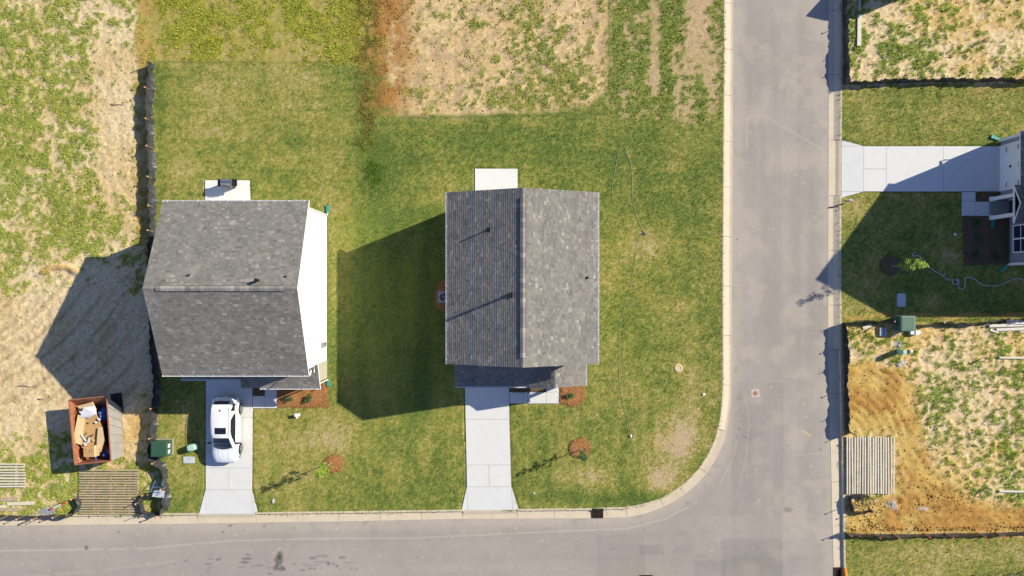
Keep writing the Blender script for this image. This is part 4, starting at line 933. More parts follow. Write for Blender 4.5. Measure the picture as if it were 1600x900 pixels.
# ------------------------------------------------------------------ silt fences
m_fabric = mat('black_silt_fabric', (0.02, 0.021, 0.026), 0.36, 0.4, 3.0, 1.0, 10, spec=0.55, coat=0.12, col2=(0.06, 0.06, 0.07))
m_stake = mat('weathered_stake', A(170, 145, 112), 0.8, 0.2, 12)
CAPC = {'orange': mat('orange_cap', A(252, 196, 130), 0.5, .05), 'pink': mat('pink_cap', A(250, 170, 150), 0.5, .05), 'red': mat('red_cap', A(250, 96, 60), 0.5, .05), 'white': mat('white_cap', A(250, 236, 225), .5, .05)}
def fence(label, path, step, capseq, hf=0.72, hp=0.98, seed=1, lean=0.0, apron=0.0):
    rnd = random.Random(seed); pts = [P(*p) for p in path]; L = [0]
    for a, b in zip(pts[:-1], pts[1:]): L.append(L[-1] + (b - a).length)
    def at(s_):
        s_ = min(max(s_, 0), L[-1] - 1e-6); i = max(j for j in range(len(L)) if L[j] <= s_); t = (s_ - L[i]) / (L[i + 1] - L[i])
        return pts[i].lerp(pts[i + 1], t), (pts[i + 1] - pts[i]).normalized()
    root = empty('silt_fence', pts[0], label, 'silt fence', 'black silt fences around the building lots')
    n = max(2, round(L[-1] / step) + 1); ss = [L[-1] * i / (n - 1) + (rnd.uniform(-.25, .25) if 0 < i < n - 1 else 0) for i in range(n)]
    hs = [hf + rnd.uniform(-.08, .08) for _ in ss]
    m = max(8, int(L[-1] / 0.12)); cols_, nr = [], 7; ph = rnd.uniform(0, 9)
    for k in range(m + 1):
        s_ = L[-1] * k / m; p, d = at(s_); out = Vector((d.y, -d.x, 0))
        i = max(j for j in range(n) if ss[j] <= s_ + 1e-6); i2 = min(n - 1, i + 1); t = (s_ - ss[i]) / max(1e-6, ss[i2] - ss[i]) if i2 > i else 0
        h = hs[i] * (1 - t) + hs[i2] * t - 0.09 * math.sin(math.pi * t) * (0.6 + 0.4 * math.sin(i * 2.1 + seed))
        w = 0.05 * math.sin(s_ * 1.7 + ph) + 0.03 * math.sin(s_ * 4.3 + ph * 2); bulge = 0.10 * math.sin(math.pi * t)
        col_ = []
        for r in range(nr):
            q = r / (nr - 1); o_ = w * q + bulge * math.sin(q * 3.1) + lean * q + 0.045 * math.sin(s_ * 9 + q * 5 + ph) * q + .02 * math.sin(s_ * 23 + q * 9) - apron * max(0, 1 - q * 1.6) ** 1.5 * (.75 + .45 * math.sin(s_ * 2.3 + ph) + .35 * math.sin(s_ * 7.7) + .25 * math.sin(s_ * 13.1 + ph))
            col_.append(p + out * o_ + EZ * (h * q - 0.02))
        cols_.append(col_)
    mb = MB(); vs = [v for c0 in cols_ for v in c0]; fs = []
    for k in range(m):
        for r in range(nr - 1): a = k * nr + r; fs.append((a, a + nr, a + nr + 1, a + 1))
    mb.add(vs, fs); th = [Vector(v) + Vector((.006, .006, 0)) for v in vs]; mb.add(th, [f[::-1] for f in fs])
    build(mb, 'fabric', m_fabric, root, smooth=True)
    for i, s_ in enumerate(ss):
        p, d = at(s_); out = Vector((d.y, -d.x, 0)); hh = hp + rnd.uniform(-.1, .1); tl = Vector((rnd.uniform(-.05, .05), rnd.uniform(-.05, .05), hh)); f = p - out * (.04)
        mb = MB(); mb.bar(f - EZ * .05, f + tl, .035, .035, up=out); st = build(mb, 'stake', m_stake, root)
        cn = capseq[i % len(capseq)]
        if cn: mb = MB(); mb.lathe([(.02, -.03), (.05, -.02), (.062, .0), (.05, .03), (.02, .045)], 8, f + tl); build(mb, 'cap', CAPC[cn], st)
    return root
fence('long glossy black silt fence left of the left house, running to the street',
      [(239, 100), (238, 133), (236.5, 178), (235.5, 195), (239, 222), (240, 262), (241, 311), (241, 355), (240, 400), (239, 450), (240.5, 494), (241.5, 533), (246.5, 572), (248, 609), (246, 635), (243, 652), (241, 692), (240.5, 716), (250, 722), (260, 733), (261, 762), (264, 787), (256, 801)],
      2.05, ['pink', 'pink', 'orange', 'pink', 'orange', 'orange', 'orange', None, 'pink', 'pink'], hf=.84, seed=3, apron=.16)
fence('short bent black silt fence beside the blue sign frame and timber mat', [(252, 802), (240, 801.5), (227, 798), (222.5, 787), (224, 776), (233, 769)], 1.1, ['orange', None, 'orange'], hf=.6, seed=5)
fence('black silt fence along the left bottom kerb, curling up to the middle timber mat', [(-120, 806), (-40, 804.5), (0, 804.5), (30, 805), (62, 805.5), (84, 803.5), (104, 804), (117, 802), (125, 796), (129, 785), (124, 775)], 1.25, ['orange', None, 'orange', 'orange'], hf=.62, seed=7)
fence('black silt fence with white caps around the upper right lot', [(1317.5, -60), (1317.5, 0), (1318, 60), (1319, 100), (1318.5, 133), (1345, 131.5), (1400, 129), (1500, 127.5), (1640, 128.5)], 1.6, [None, None, 'white', 'white'], hf=.74, seed=9, lean=-.05)
fence('black silt fence around the lower right lot, passing behind the green transformer box', [(1329, 676), (1321, 671), (1320, 640), (1319.5, 600), (1319, 560), (1318, 520), (1318, 505), (1345, 500.5), (1362, 501), (1385, 503), (1408, 505), (1432, 508), (1470, 504), (1500, 505), (1530, 504), (1567, 499), (1640, 497)], 1.7, [None, None, 'pink', None, 'white'], hf=.74, seed=11, lean=-.04)
fence('short looped black silt fence around a clay pile below the right timber mat', [(1357, 776), (1340, 772), (1329, 774), (1327, 784), (1329, 797), (1342, 800), (1360, 797)], 1.0, ['white', None, 'white'], hf=.55, seed=13)
fence('black silt fence with red capped stakes along the bottom of the lower right lot', [(1320, 831), (1335, 834), (1373, 834.5), (1415, 835), (1457, 834), (1497, 833), (1535, 833), (1577, 831), (1640, 830)], 1.93, ['red'], hf=.66, hp=.85, seed=15)

# ------------------------------------------------------------------ timber mats and loose lumber
m_wood = mat('weathered_timber', A(196, 178, 146), .85, .2, 3, .4, 20, stretch=(1, 1, 1))
m_wood_l = mat('pale_timber', A(236, 226, 204), .8, .12, 3, .4, 20)
m_board = mat('white_board', A(238, 232, 218), .7, .05, 3)
def timber_mat(label, x0, y0, x1, y1, n, horiz, cross, material, wob=.6, seed=1, extra=None):
    rnd = random.Random(seed); root = empty('timber_mat', P((x0 + x1) / 2, (y0 + y1) / 2), label, 'timber mat', 'timber access mats')
    for c_ in cross:
        mb = MB()
        if horiz: mb.bar(P(c_, y0 + 1, .03), P(c_ + rnd.uniform(-1, 1), y1 - 1, .03), .1, .06)
        else: mb.bar(P(x0 + 1, c_, .03), P(x1 - 1, c_ + rnd.uniform(-1, 1), .03), .1, .06)
        build(mb, 'cross_slat', material, root)
    for i in range(n):
        t = (i + .5) / n; mb = MB(); e0, e1 = rnd.uniform(-wob, wob) * 2, rnd.uniform(-wob, wob) * 2; k0, k1 = rnd.uniform(-wob, wob), rnd.uniform(-wob, wob); z = .12 + rnd.uniform(-.01, .02)
        w = rnd.uniform(.085, .115)
        if horiz: mb.bar(P(x0 + e0, y0 + (y1 - y0) * t + k0, z), P(x1 + e1, y0 + (y1 - y0) * t + k1, z + rnd.uniform(-.01, .01)), w, .07)
        else: mb.bar(P(x0 + (x1 - x0) * t + k0, y0 + e0, z), P(x0 + (x1 - x0) * t + k1, y1 + e1, z + rnd.uniform(-.01, .01)), w, .07)
        build(mb, 'slat', material, root)
    return root
timber_mat('timber mat of pale grey slats at the left edge of the picture', -45, 722, 41, 762, 9, True, [26, -20], m_wood_l, seed=21)
timber_mat('timber mat of brown slats below the dumpster, reaching the kerb', 125.5, 732, 218.5, 803.5, 18, True, [146, 174, 203], m_wood, wob=.4, seed=22)
timber_mat('timber mat of pale grey slats beside the kerb of the right street', 1320.5, 682, 1397, 771, 19, False, [702, 727, 752], m_wood_l, wob=.5, seed=23)
def plank(name, p, q, w, h, z, label, material=m_board, group='loose boards on the lots'):
    mb = MB(); a, b = P(*p, z + h / 2), P(*q, z + h / 2); mb.bar(a, b, w, h); return build(mb, name, material, base=(a + b) / 2, label=label, cat='board', group=group)
plank('board', (12, 787), (54, 785.5), .24, .05, .02, 'pale board with its end furthest right of those at the left bottom edge', m_wood_l)
plank('board', (-20, 781), (29, 779.5), .24, .05, .02, 'grey brown board lying topmost of those at the left bottom edge', m_wood)
plank('board', (-20, 796.5), (30, 795.5), .22, .05, .02, 'grey brown board lying nearest the kerb at the left bottom edge', m_wood)
plank('board', (-20, 791.5), (9, 791), .2, .05, .02, 'pale short board between the others at the left bottom edge', m_wood_l)
plank('board', (1342.5, 23), (1341.5, 72), .28, .06, .03, 'wide white board lying in the weeds of the upper right lot')
plank('board', (1342.5, -30), (1342.5, 18), .16, .04, .02, 'narrow grey board above the wide white one in the upper right lot', m_wood_l)
plank('board', (1544, 509), (1640, 506), .22, .06, .08, 'long white board with its left end furthest out in the pile by the right edge')
plank('board', (1556, 515), (1640, 512), .2, .06, .03, 'white board along the lower side of the pile by the right edge')
plank('board', (1570, 502), (1640, 507), .26, .05, .16, 'wide white board slanting across the top of the pile by the right edge')
plank('board', (1546, 515), (1559, 519.5), .14, .05, .02, 'short white offcut at the left end of the board pile')
plank('board', (1560, 558.5), (1640, 559.5), .12, .07, .05, 'narrow white board in the middle of the lower right lot')
plank('board', (1560, 767), (1640, 768), .12, .07, .05, 'narrow white board near the bottom of the lower right lot')
plank('board', (1348, 513), (1361, 507.5), .24, .04, .03, 'short pale board beside the fence corner of the lower right lot')
plank('board', (1593, 518), (1640, 521), .1, .05, .02, 'narrow white board end below the pile at the right edge')

# ------------------------------------------------------------------ transformer boxes, pedestals, lids
m_green = mat('transformer_green', A(60, 98, 76), .45, .08, 2, dirt=.2, dirtcol=A(110, 130, 100))
m_green2 = mat('pale_transformer_green', A(104, 136, 116), .45, .08, 2, dirt=.3, dirtcol=A(130, 150, 126))
m_pad = mat('pad_concrete', A(170, 170, 150), .85, .1, 5)
m_stick = mat('white_sticker', (.75, .75, .75), .5, .03)
def transformer(cx, cy, w, d, h, label, material, stickers):
    root = empty('transformer_box', P(cx, cy), label, 'utility box')
    mb = MB(); mb.box(P(cx, cy, .05), (w + .18, d + .18, .12)); build(mb, 'pad', m_pad, root)
    mb = MB(); mb.box(P(cx, cy, .11 + (h - .11) / 2), (w, d, h - .11)); build(mb, 'cabinet', material, root)
    mb = MB(); c0 = P(cx, cy, h); mb.add([c0 + Vector((a * (w / 2 + .04), b * (d / 2 + .04), z)) for z in (0, .05) for a, b in ((-1, -1), (1, -1), (1, 1), (-1, 1))] + [c0 + Vector((a * (w / 2 - .06), b * (d / 2 - .06), .075)) for a, b in ((-1, -1), (1, -1), (1, 1), (-1, 1))],
              [(3, 2, 1, 0), (0, 1, 5, 4), (1, 2, 6, 5), (2, 3, 7, 6), (3, 0, 4, 7), (4, 5, 9, 8), (5, 6, 10, 9), (6, 7, 11, 10), (7, 4, 8, 11), (8, 9, 10, 11)]); build(mb, 'lid', material, root)
    if stickers:
        for y in (.22, -.2): mb = MB(); mb.box(P(cx, cy, h * .62) + Vector((w / 2 + .006, y - .05, 0)), (.012, .26, .3)); build(mb, 'sticker', m_stick, root)
    mb = MB(); mb.box(P(cx, cy, h * .5) + Vector((0, -d / 2 - .01, 0)), (.02, .02, h * .6)); mb.box(P(cx, cy, h * .55) + Vector((.06, -d / 2 - .03, 0)), (.06, .05, .12)); build(mb, 'latch', m_dark, root)
transformer(258, 697.5, 1.08, 1.0, .85, 'dark green transformer box with two white stickers beside the left silt fence', m_green, True)
transformer(1408.5, 504.5, .95, 1.0, .82, 'pale green transformer box in the silt fence of the lower right lot', m_green2, False)
m_mint = mat('mint_plastic', A(190, 226, 205), .5, .04); m_mintd = mat('green_plastic', A(110, 160, 140), .5, .05)
def pedestal(px_, py_, w, d, h, label, rz=0):
    root = empty('cable_pedestal', P(px_, py_), label, 'cable pedestal', 'green cable pedestals')
    mb = MB(); mb.box(P(px_, py_, h * .35), (w, d, h * .7), rz); build(mb, 'base', m_mintd, root)
    mb = MB(); c0 = P(px_, py_); R_ = Matrix.Rotation(rz, 3, 'Z')
    prof = [(1.1, h * .3), (1.1, h * .9), (.95, h * .98), (.6, h)]; vs = []; 
    for k, z in prof:
        for i in range(12):
            t = 2 * math.pi * (i + .5) / 12; e = 0.55; cx_, sx_ = math.cos(t), math.sin(t)
            vs.append(c0 + R_ @ Vector((math.copysign(abs(cx_) ** e, cx_) * w / 2 * k, math.copysign(abs(sx_) ** e, sx_) * d / 2 * k, z)))
    fs = [(r * 12 + i, r * 12 + (i + 1) % 12, (r + 1) * 12 + (i + 1) % 12, (r + 1) * 12 + i) for r in range(3) for i in range(12)] + [tuple(36 + i for i in range(12))]
    mb.add(vs, fs); build(mb, 'cover', m_mint, root, smooth=False); return root
pedestal(305, 696.5, .56, .42, .72, 'mint green cable pedestal standing in the grass left of the white suv', .15)
pedestal(1402, 549, .3, .3, .98, 'mint green cable pedestal standing on the bare lower right lot')
mb = MB(); mb.lathe([(.12, 0), (.13, .1), (.1, .16), (.04, .2)], 10, P(1422, 549)); build(mb, 'cleanout_cap', m_stick, base=P(1422, 549), label='small white cap beside the mint pedestal on the lower right lot', cat='cleanout cap')
def lid(cx, cy, w, d, label, material, z=.02, r=.1):
    root = empty('meter_box_lid', P(cx, cy), label, 'utility lid')
    pts = []
    for sx, sy, a0 in ((1, 1, 0), (-1, 1, 90), (-1, -1, 180), (1, -1, 270)):
        for k in range(5): t = math.radians(a0 + 90 * k / 4); pts.append((P(cx, cy).x + sx * (w / 2 - r) + r * math.cos(t), P(cx, cy).y + sy * (d / 2 - r) + r * math.sin(t)))
    mb = MB(); mb.prism(pts, -.1, z); build(mb, 'frame', material, root)
    c0 = P(cx, cy); mb = MB(); mb.prism([(c0.x + (x - c0.x) * .88, c0.y + (y - c0.y) * .9) for x, y in pts], -.05, z + .012); build(mb, 'cover', material, root)
    mb = MB(); mb.box(c0 + Vector((0, d * .25, z + .016)), (.06, .03, .012)); build(mb, 'keyhole', m_dark, root)
m_lid = mat('grey_lid', A(212, 218, 224), .6, .05); lid(295.5, 718.5, .82, .48, 'pale rectangular meter box lid in the grass below the left pedestal', m_lid, r=.04, z=.05)
lid(1408, 469, .64, .98, 'pale rounded meter box lid on the shaded lawn of the right house', m_lid, r=.12, z=.03)
# small white sign plate on a stake and cleanout cap, on the left front lawn
sg = empty('yard_marker', P(466, 647), 'small white plate on a stake in the lawn below the shrub bed', 'yard marker')
mb = MB(); mb.bar(P(466, 647, 0), P(466, 647, .34), .03, .03); build(mb, 'stake', m_metal, sg)
mb = MB(); mb.box(P(467, 647, .36), (.4, .22, .05), .12); build(mb, 'plate', m_stick, sg)
def cap(x, y, r, label, material=m_stick, name='cleanout_cap', h=.08):
    mb = MB(); mb.lathe([(r * 1.15, -.03), (r * 1.15, h * .6), (r, h), (r * .35, h), (r * .35, h * 1.3), (.01, h * 1.3)], 14, P(x, y)); return build(mb, name, material, base=P(x, y), label=label, cat='cleanout cap')
cap(463.5, 652, .08, 'white round cleanout cap just below the plate on the left lawn')
cap(1099.5, 616, .09, 'tiny white round cap in the lawn near the street corner')
cap(1492, 366, .09, 'tiny white round cap in the shaded lawn of the right house')
mb = MB(); mb.lathe([(.30, -.03), (.31, .02), (.26, .05), (.18, .05), (.16, .02), (.1, .03)], 18, P(1060, 575)); build(mb, 'access_cover', mat('sandy_cover', A(232, 212, 166), .9, .2, 14, .5, 30), base=P(1060, 575), label='round sandy coloured access cover in the lawn near the side street', cat='access cover')
# valve cover in the road
vc = empty('valve_cover', P(1181, 615, -.124), 'square concrete collar with rusty valve cover in the street', 'valve cover')
mb = MB(); mb.prism([(P(x, y).x, P(x, y).y) for x, y in ((1174.5, 609), (1187, 608.5), (1188, 620.5), (1175, 621.5))], -.14, -.117); build(mb, 'collar', mat('collar_concrete', A(214, 198, 182), .9, .12, 12, .3), vc)
mb = MB(); mb.lathe([(.17, -.013), (.17, .012), (.14, .014), (.02, .016)], 16, P(1181.2, 615, -.124)); build(mb, 'cover', mat('rusty_iron', A(178, 130, 104), .8, .3, 20, .5), vc)
# storm drains
m_iron = mat('dark_iron', A(70, 48, 42), .7, .3, 12, .4); m_void = mat('drain_void', (.008, .008, .009), .9)
def drain(cx, cy, w, d, label, along='X'):
    root = empty('storm_drain', P(cx, cy, -.11), label, 'storm drain'); c0 = P(cx, cy)
    W, D = (w, d) if along == 'X' else (d, w)
    mb = MB(); mb.box(c0 + Vector((0, 0, -.125)), (W, D, .06)); build(mb, 'pit', m_void, root)
    mb = MB(); t = .05
    for s_ in (-1, 1): mb.box(c0 + Vector((s_ * (W / 2 - t / 2), 0, -.085)), (t, D, .03)); mb.box(c0 + Vector((0, s_ * (D / 2 - t / 2), -.0852)), (W - 2 * t - .002, t, .03))
    build(mb, 'frame', m_iron, root); n = 8
    for i in range(n):
        mb = MB()
        if along == 'X': mb.box(c0 + Vector((-W / 2 + W * (i + .5) / n, -.03, -.088)), (.035, D - .12, .024))
        else: mb.box(c0 + Vector((0, -D / 2 + D * (i + .5) / n, -.088)), (W - .12, .035, .024))
        build(mb, 'bar', m_iron, root)
    mb = MB()
    if along == 'X': mb.box(c0 + Vector((0, 0, -.083)), (W - .1, .04, .024))
    else: mb.box(c0 + Vector((0, 0, -.083)), (.04, D - .1, .024))
    build(mb, 'cross_bar', m_iron, root); return root
drain(934, 804, .84, .58, 'dark iron storm drain grate in the bottom kerb near the corner')
mb = MB(); mb.box(P(934, 796.5, -.035), (.84, .2, .1)); h_ = build(mb, 'drain_hood', m_void, base=P(934, 796.5), label='black curb opening behind the storm drain grate near the corner', cat='drain hood')
drain(1309.5, 896, .8, .5, 'rusty storm drain grate at the bottom of the right kerb', 'Y')
mb = MB(); mb.tube([P(1319, 887, .06), P(1319.5, 895, .08), P(1320, 915, .06)], [.12, .17, .16], 10); build(mb, 'inlet_sock', mat('orange_mesh', A(240, 150, 40), .7, .2, 20, .6), base=P(1319, 890), label='orange inlet protection sock beside the right storm drain', cat='filter sock', smooth=True)

# ------------------------------------------------------------------ mulch beds, shrubs, young trees
m_mulch = mat('pine_straw', A(204, 148, 92), .9, .3, 10, .6, 25, col2=A(176, 120, 72)); m_mulch_shade = mat('shaded_mulch', A(128, 108, 84), .9, .3, 10, 1.0, 25)  # second mulch has its colour darkened for the beds in shade
def mulch(label, poly, material, hgt_=.07, seed=1, z0=0.0, strands=None):
    """low mound of straw inside a photo-unit outline"""
    rnd = random.Random(seed); pts = []
    n = len(poly)
    for i in range(n):
        a, b = Vector(poly[i]), Vector(poly[(i + 1) % n]); k = max(1, int((b - a).length / 3))
        for j in range(k): pts.append(a.lerp(b, j / k) + Vector((rnd.uniform(-.8, .8), rnd.uniform(-.8, .8))))
    cx = sum(p.x for p in pts) / len(pts); cy = sum(p.y for p in pts) / len(pts); rings = [1, .9, .7, .45, .2]; hs = [-.02, hgt_ * .6, hgt_, hgt_ * 1.1, hgt_]
    mb = MB(); vs = []; m = len(pts)
    for r, h in zip(rings, hs):
        for p in pts: q = P(cx + (p.x - cx) * r, cy + (p.y - cy) * r); vs.append((q.x, q.y, z0 + h + rnd.uniform(-.012, .012)))
    vs.append((P(cx, cy).x, P(cx, cy).y, z0 + hgt_)); fs = []
    for k in range(len(rings) - 1):
        for i in range(m): j = (i + 1) % m; fs.append((k * m + i, (k + 1) * m + i, (k + 1) * m + j, k * m + j))
    for i in range(m): fs.append(((len(rings) - 1) * m + i, len(vs) - 1, (len(rings) - 1) * m + (i + 1) % m))
    v0 = [Vector(vs[k]) for k in fs[0][:3]]
    if (v0[1] - v0[0]).cross(v0[2] - v0[0]).z < 0: fs = [f[::-1] for f in fs]
    mb.add(vs, fs); base = P(cx, cy, z0); o = build(mb, 'mulch_bed', material, base=base, label=label, cat='mulch bed', smooth=False)
    area = abs(sum(pts[i].x * pts[(i + 1) % m].y - pts[(i + 1) % m].x * pts[i].y for i in range(m))) / 2 / S / S; sm = MB()
    for k in range(int(area * 260)):
        i = rnd.randrange(m); r = math.sqrt(rnd.random()) * 1.04; p = pts[i].lerp(pts[(i + 1) % m], rnd.random()); q = P(cx + (p.x - cx) * r, cy + (p.y - cy) * r, z0 + hgt_ * min(1, (1.05 - r) * 7 + .1) + .01)
        a = rnd.uniform(0, 6.28); l = rnd.uniform(.05, .14); d = Vector((math.cos(a), math.sin(a), rnd.uniform(-.1, .35))) * l; w = Vector((-math.sin(a), math.cos(a), 0)) * .012
        sm.add([q - d - w, q - d + w, q + d + w, q + d - w], [(0, 1, 2, 3)])
    build(sm, 'straw', material, o, kind='stuff'); return o
def ring(cx, cy, r, n=14, seed=0):
    rnd = random.Random(seed); return [(cx + r * math.cos(6.2832 * i / n) * rnd.uniform(.9, 1.08), cy + r * math.sin(6.2832 * i / n) * rnd.uniform(.9, 1.08)) for i in range(n)]
mulch('orange pine straw bed with two shrubs in front of the left house', [(434, 597), (512, 597), (512, 606), (513, 635), (490, 636), (434, 636)], m_mulch, seed=1)
mulch('small mulch bed toned down for shade tucked between walk and left house', [(395.5, 594), (413, 594), (413, 617), (395.5, 617)], m_mulch_shade, seed=2, hgt_=.05)
mulch('orange pine straw bed at the right front corner of the middle house', [(875, 598), (910, 598), (913, 604), (912, 625), (905, 632), (893, 634), (880, 631), (874.5, 630)], m_mulch, seed=3)
mulch('narrow mulch strip between middle house and its front walk', [(797, 594), (852, 594), (852, 611), (820, 613), (797, 611)], m_mulch_shade, seed=4, hgt_=.05)
mulch('round orange mulch ring around the young tree on the left lawn', ring(522, 724, 15, seed=2), m_mulch, seed=5, hgt_=.09)
mulch('round orange mulch ring around the young tree on the middle lawn', ring(906, 700, 16, seed=3), m_mulch, seed=6, hgt_=.09)
mulch('round mulch ring toned down for shade around the shaded young tree on the right lawn', ring(1391, 415, 15.5, seed=4), m_mulch_shade, seed=7, hgt_=.07)
mulch('mulch bed toned down for shade with three shrubs under the window of the right house', [(1504, 339), (1574, 341), (1574, 412), (1507, 414)], m_mulch_shade, seed=8, hgt_=.05)
mulch('mulch bed toned down for shade between garage drive and porch of the right house', [(1526, 301), (1560, 301), (1560, 311), (1543, 313.5), (1525.5, 314)], m_mulch_shade, seed=9, hgt_=.05)
mulch('reddish mulch patch around the air conditioner beside the middle house', [(684, 444), (692, 438), (716, 436), (716, 488), (692, 487), (683, 480), (679, 462)], m_mulch, seed=10, hgt_=.04)
m_leaf = mat('shrub_leaf', A(84, 112, 58), .6, .3, 20, spec=.3); m_leaf_d = mat('dark_leaf', A(66, 92, 50), .6, .3, 20); m_leaf_y = mat('young_leaf', A(158, 184, 62), .55, .2, 20)
m_bark = mat('pale_bark', A(190, 168, 140), .85, .2, 20)
def leaf_cloud(mb, c0, rad, n, size, rnd, squash=.8):
    for k in range(n):
        while True:
            d = Vector((rnd.uniform(-1, 1), rnd.uniform(-1, 1), rnd.uniform(-1, 1)))
            if .2 < d.length < 1: break
        d = d.normalized() * rnd.uniform(.35, 1.0); q = c0 + Vector((d.x * rad, d.y * rad, d.z * rad * squash)); s_ = size * rnd.uniform(.6, 1.4)
        a = Vector((rnd.uniform(-1, 1), rnd.uniform(-1, 1), rnd.uniform(-.5, .5))).normalized(); b = a.cross(Vector((rnd.uniform(-.5, .5), rnd.uniform(-.5, .5), 1))).normalized()
        mb.add([q - a * s_, q - b * s_ * .5, q + a * s_, q + b * s_ * .5], [(0, 1, 2, 3)])
def shrub(x, y, r, h, label, material=m_leaf, group=None, seed=1):
    rnd = random.Random(seed); root = empty('shrub', P(x, y, .05), label, 'shrub', group); mb = MB()
    for k in range(5): a = k * 1.26 + rnd.random(); mb.tube([P(x, y, .03), P(x, y, .03) + Vector((math.cos(a) * r * .5, math.sin(a) * r * .5, h * .6))], [.015, .006], 5)
    build(mb, 'stem', m_bark, root); mb = MB()
    for k in range(9):
        a = rnd.uniform(0, 6.28); q = rnd.random() ** .5 * r * .62; leaf_cloud(mb, P(x, y, h * rnd.uniform(.4, .75)) + Vector((math.cos(a) * q, math.sin(a) * q, 0)), r * .42, 34, .045, rnd)
    build(mb, 'foliage', material, root); return root
shrub(453, 622, .34, .5, 'small green shrub nearest the walk in the left house bed', seed=1); shrub(482, 621, .44, .6, 'larger green shrub in the middle of the left house bed', seed=2)
shrub(464, 604, .3, .4, 'small shrub close to the front eave in the left house bed', seed=3); shrub(496, 603, .36, .45, 'shrub in the right rear of the left house bed near the teal drain', seed=4)
shrub(889, 617, .36, .5, 'single green shrub in the pine straw beside the middle house walk', seed=5)
shrub(1523, 348, .36, .45, 'dark shrub nearest the walk in the shaded bed of the right house', m_leaf_d, seed=6); shrub(1523, 372, .36, .45, 'dark shrub in the middle of the shaded bed of the right house', m_leaf_d, seed=7)
shrub(1522, 398, .36, .45, 'dark shrub furthest from the porch in the shaded bed of the right house', m_leaf_d, seed=8); shrub(1553, 402, .34, .4, 'dark shrub close under the window of the right house', m_leaf_d, seed=12); shrub(1529, 306, .12, .2, 'tiny green plant in the bed between drive and porch', seed=9)
def young_tree(x, y, h, cr, label, seed, material=m_leaf_y, clumps=16, low_=.35, lean=(0, 0), n=40):
    rnd = random.Random(seed); root = empty('young_tree', P(x, y), label, 'tree', 'young street trees in mulch rings'); b0 = P(x, y, 0); L = Vector((lean[0], lean[1], 0))
    mb = MB(); mb.tube([b0 - EZ * .05, b0 + L * .2 + EZ * h * .3, b0 + L * .6 + EZ * h * .65, b0 + L + EZ * h], [.035, .028, .018, .006], 7); build(mb, 'trunk', m_bark, root)
    fo = MB(); lb = MB()
    for k in range(clumps):
        t = low_ + (1 - low_) * (k + .5) / clumps; c0 = b0 + L * t + EZ * h * t; a = k * 2.4 + rnd.random(); r = cr * (1.05 - t) ** .55 * rnd.uniform(.45, 1.0) * 1.1
        tip = c0 + Vector((math.cos(a) * r, math.sin(a) * r, r * .7)); lb.tube([c0, tip], [.012, .004], 5); leaf_cloud(fo, tip, cr * .34, n, .05, rnd, 1.0)
        leaf_cloud(fo, c0.lerp(tip, .5), cr * .25, n // 3, .045, rnd, 1.0)
    build(lb, 'limb', m_bark, root); build(fo, 'crown', material, root); return root
young_tree(518, 722, 3.3, .52, 'young bright green tree in the mulch ring on the left lawn', 1)
young_tree(906.7, 702, 3.05, .36, 'young sparse tree in the mulch ring on the middle lawn', 2, m_leaf, n=26)
young_tree(1392, 416, 4.2, .62, 'young tree with its top in the sun on the shaded right lawn', 3, low_=.3, n=44)

# ------------------------------------------------------------------ hoses
m_hose_g = mat('green_hose', A(176, 190, 160), .4, .1); m_hose_w = mat('grey_hose', A(226, 226, 224), .4, .05)
def smooth_path(pts, n=6):
    out = []
    for i in range(len(pts) - 1):
        p0, p1, p2, p3 = [Vector(pts[max(0, min(len(pts) - 1, j))]) for j in (i - 1, i, i + 1, i + 2)]
        for k in range(n):
            t = k / n; out.append(.5 * ((2 * p1) + (p2 - p0) * t + (2 * p0 - 5 * p1 + 4 * p2 - p3) * t * t + (3 * p1 - p0 - 3 * p2 + p3) * t ** 3))
    out.append(Vector(pts[-1])); return out
def hose(pts, r, label, material, z=.03):
    mb = MB(); mb.tube([P(p.x, p.y, z) for p in smooth_path(pts)], r, 6); return build(mb, 'garden_hose', material, base=P(*pts[0]), label=label, cat='hose', smooth=True)
hose([(956, 305), (958, 285), (963, 255), (966, 234), (970, 227), (976, 229), (979, 240), (986, 258), (988, 290), (989, 315), (993, 332), (999, 348), (1005, 362)], .011, 'thin grey green hose looping in the lawn above the sprinkler', m_hose_g, .02)
hose([(1006, 366), (1000, 369), (995, 385), (992, 410), (984, 450), (973, 490), (967, 530), (967, 575), (969, 605), (976, 640), (983, 663), (986, 680)], .010, 'thin green hose running down the lawn below the sprinkler', m_hose_g, .018)
lp = [(1492 + 4 * math.cos(t), 440.5 - 4 * math.sin(t)) for t in [math.pi * .6 + k * -.7 * -1 for k in range(0, 9)]]
hose([(1430, 394.5), (1426.5, 396), (1426, 400), (1434, 399.5), (1441, 404), (1450.6, 416.6), (1461, 424), (1471.7, 430.4), (1480, 437), (1489.6, 437)] + lp + [(1497.7, 437), (1497, 446.7), (1501, 452), (1507, 448), (1508, 436), (1514, 433), (1522, 436), (1533.5, 444.7), (1546, 446.5), (1559.5, 446), (1574, 440), (1589, 435), (1602, 438), (1640, 450)], .028, 'pale grey hose with loops on the shaded lawn of the right house', m_hose_w)
hose([(1471, 430.5), (1474.5, 430), (1475, 426.5)], .028, 'short curled end of grey hose beside the long one', m_hose_w)
sp = empty('sprinkler', P(1007, 365), 'small sprinkler on the lawn right of the middle house', 'sprinkler')
mb = MB(); mb.bar(P(1002, 366, .04), P(1012, 363.5, .04), .05, .05); mb.bar(P(1005, 361, .03), P(1009, 368, .03), .04, .04); build(mb, 'base', m_metal, sp)
mb = MB(); mb.lathe([(.05, .04), (.06, .12), (.02, .16)], 8, P(1006, 365)); build(mb, 'head', m_dark, sp)
sp = empty('hose_nozzle', P(986, 682), 'dark hose nozzle at the lower end of the green hose', 'nozzle')
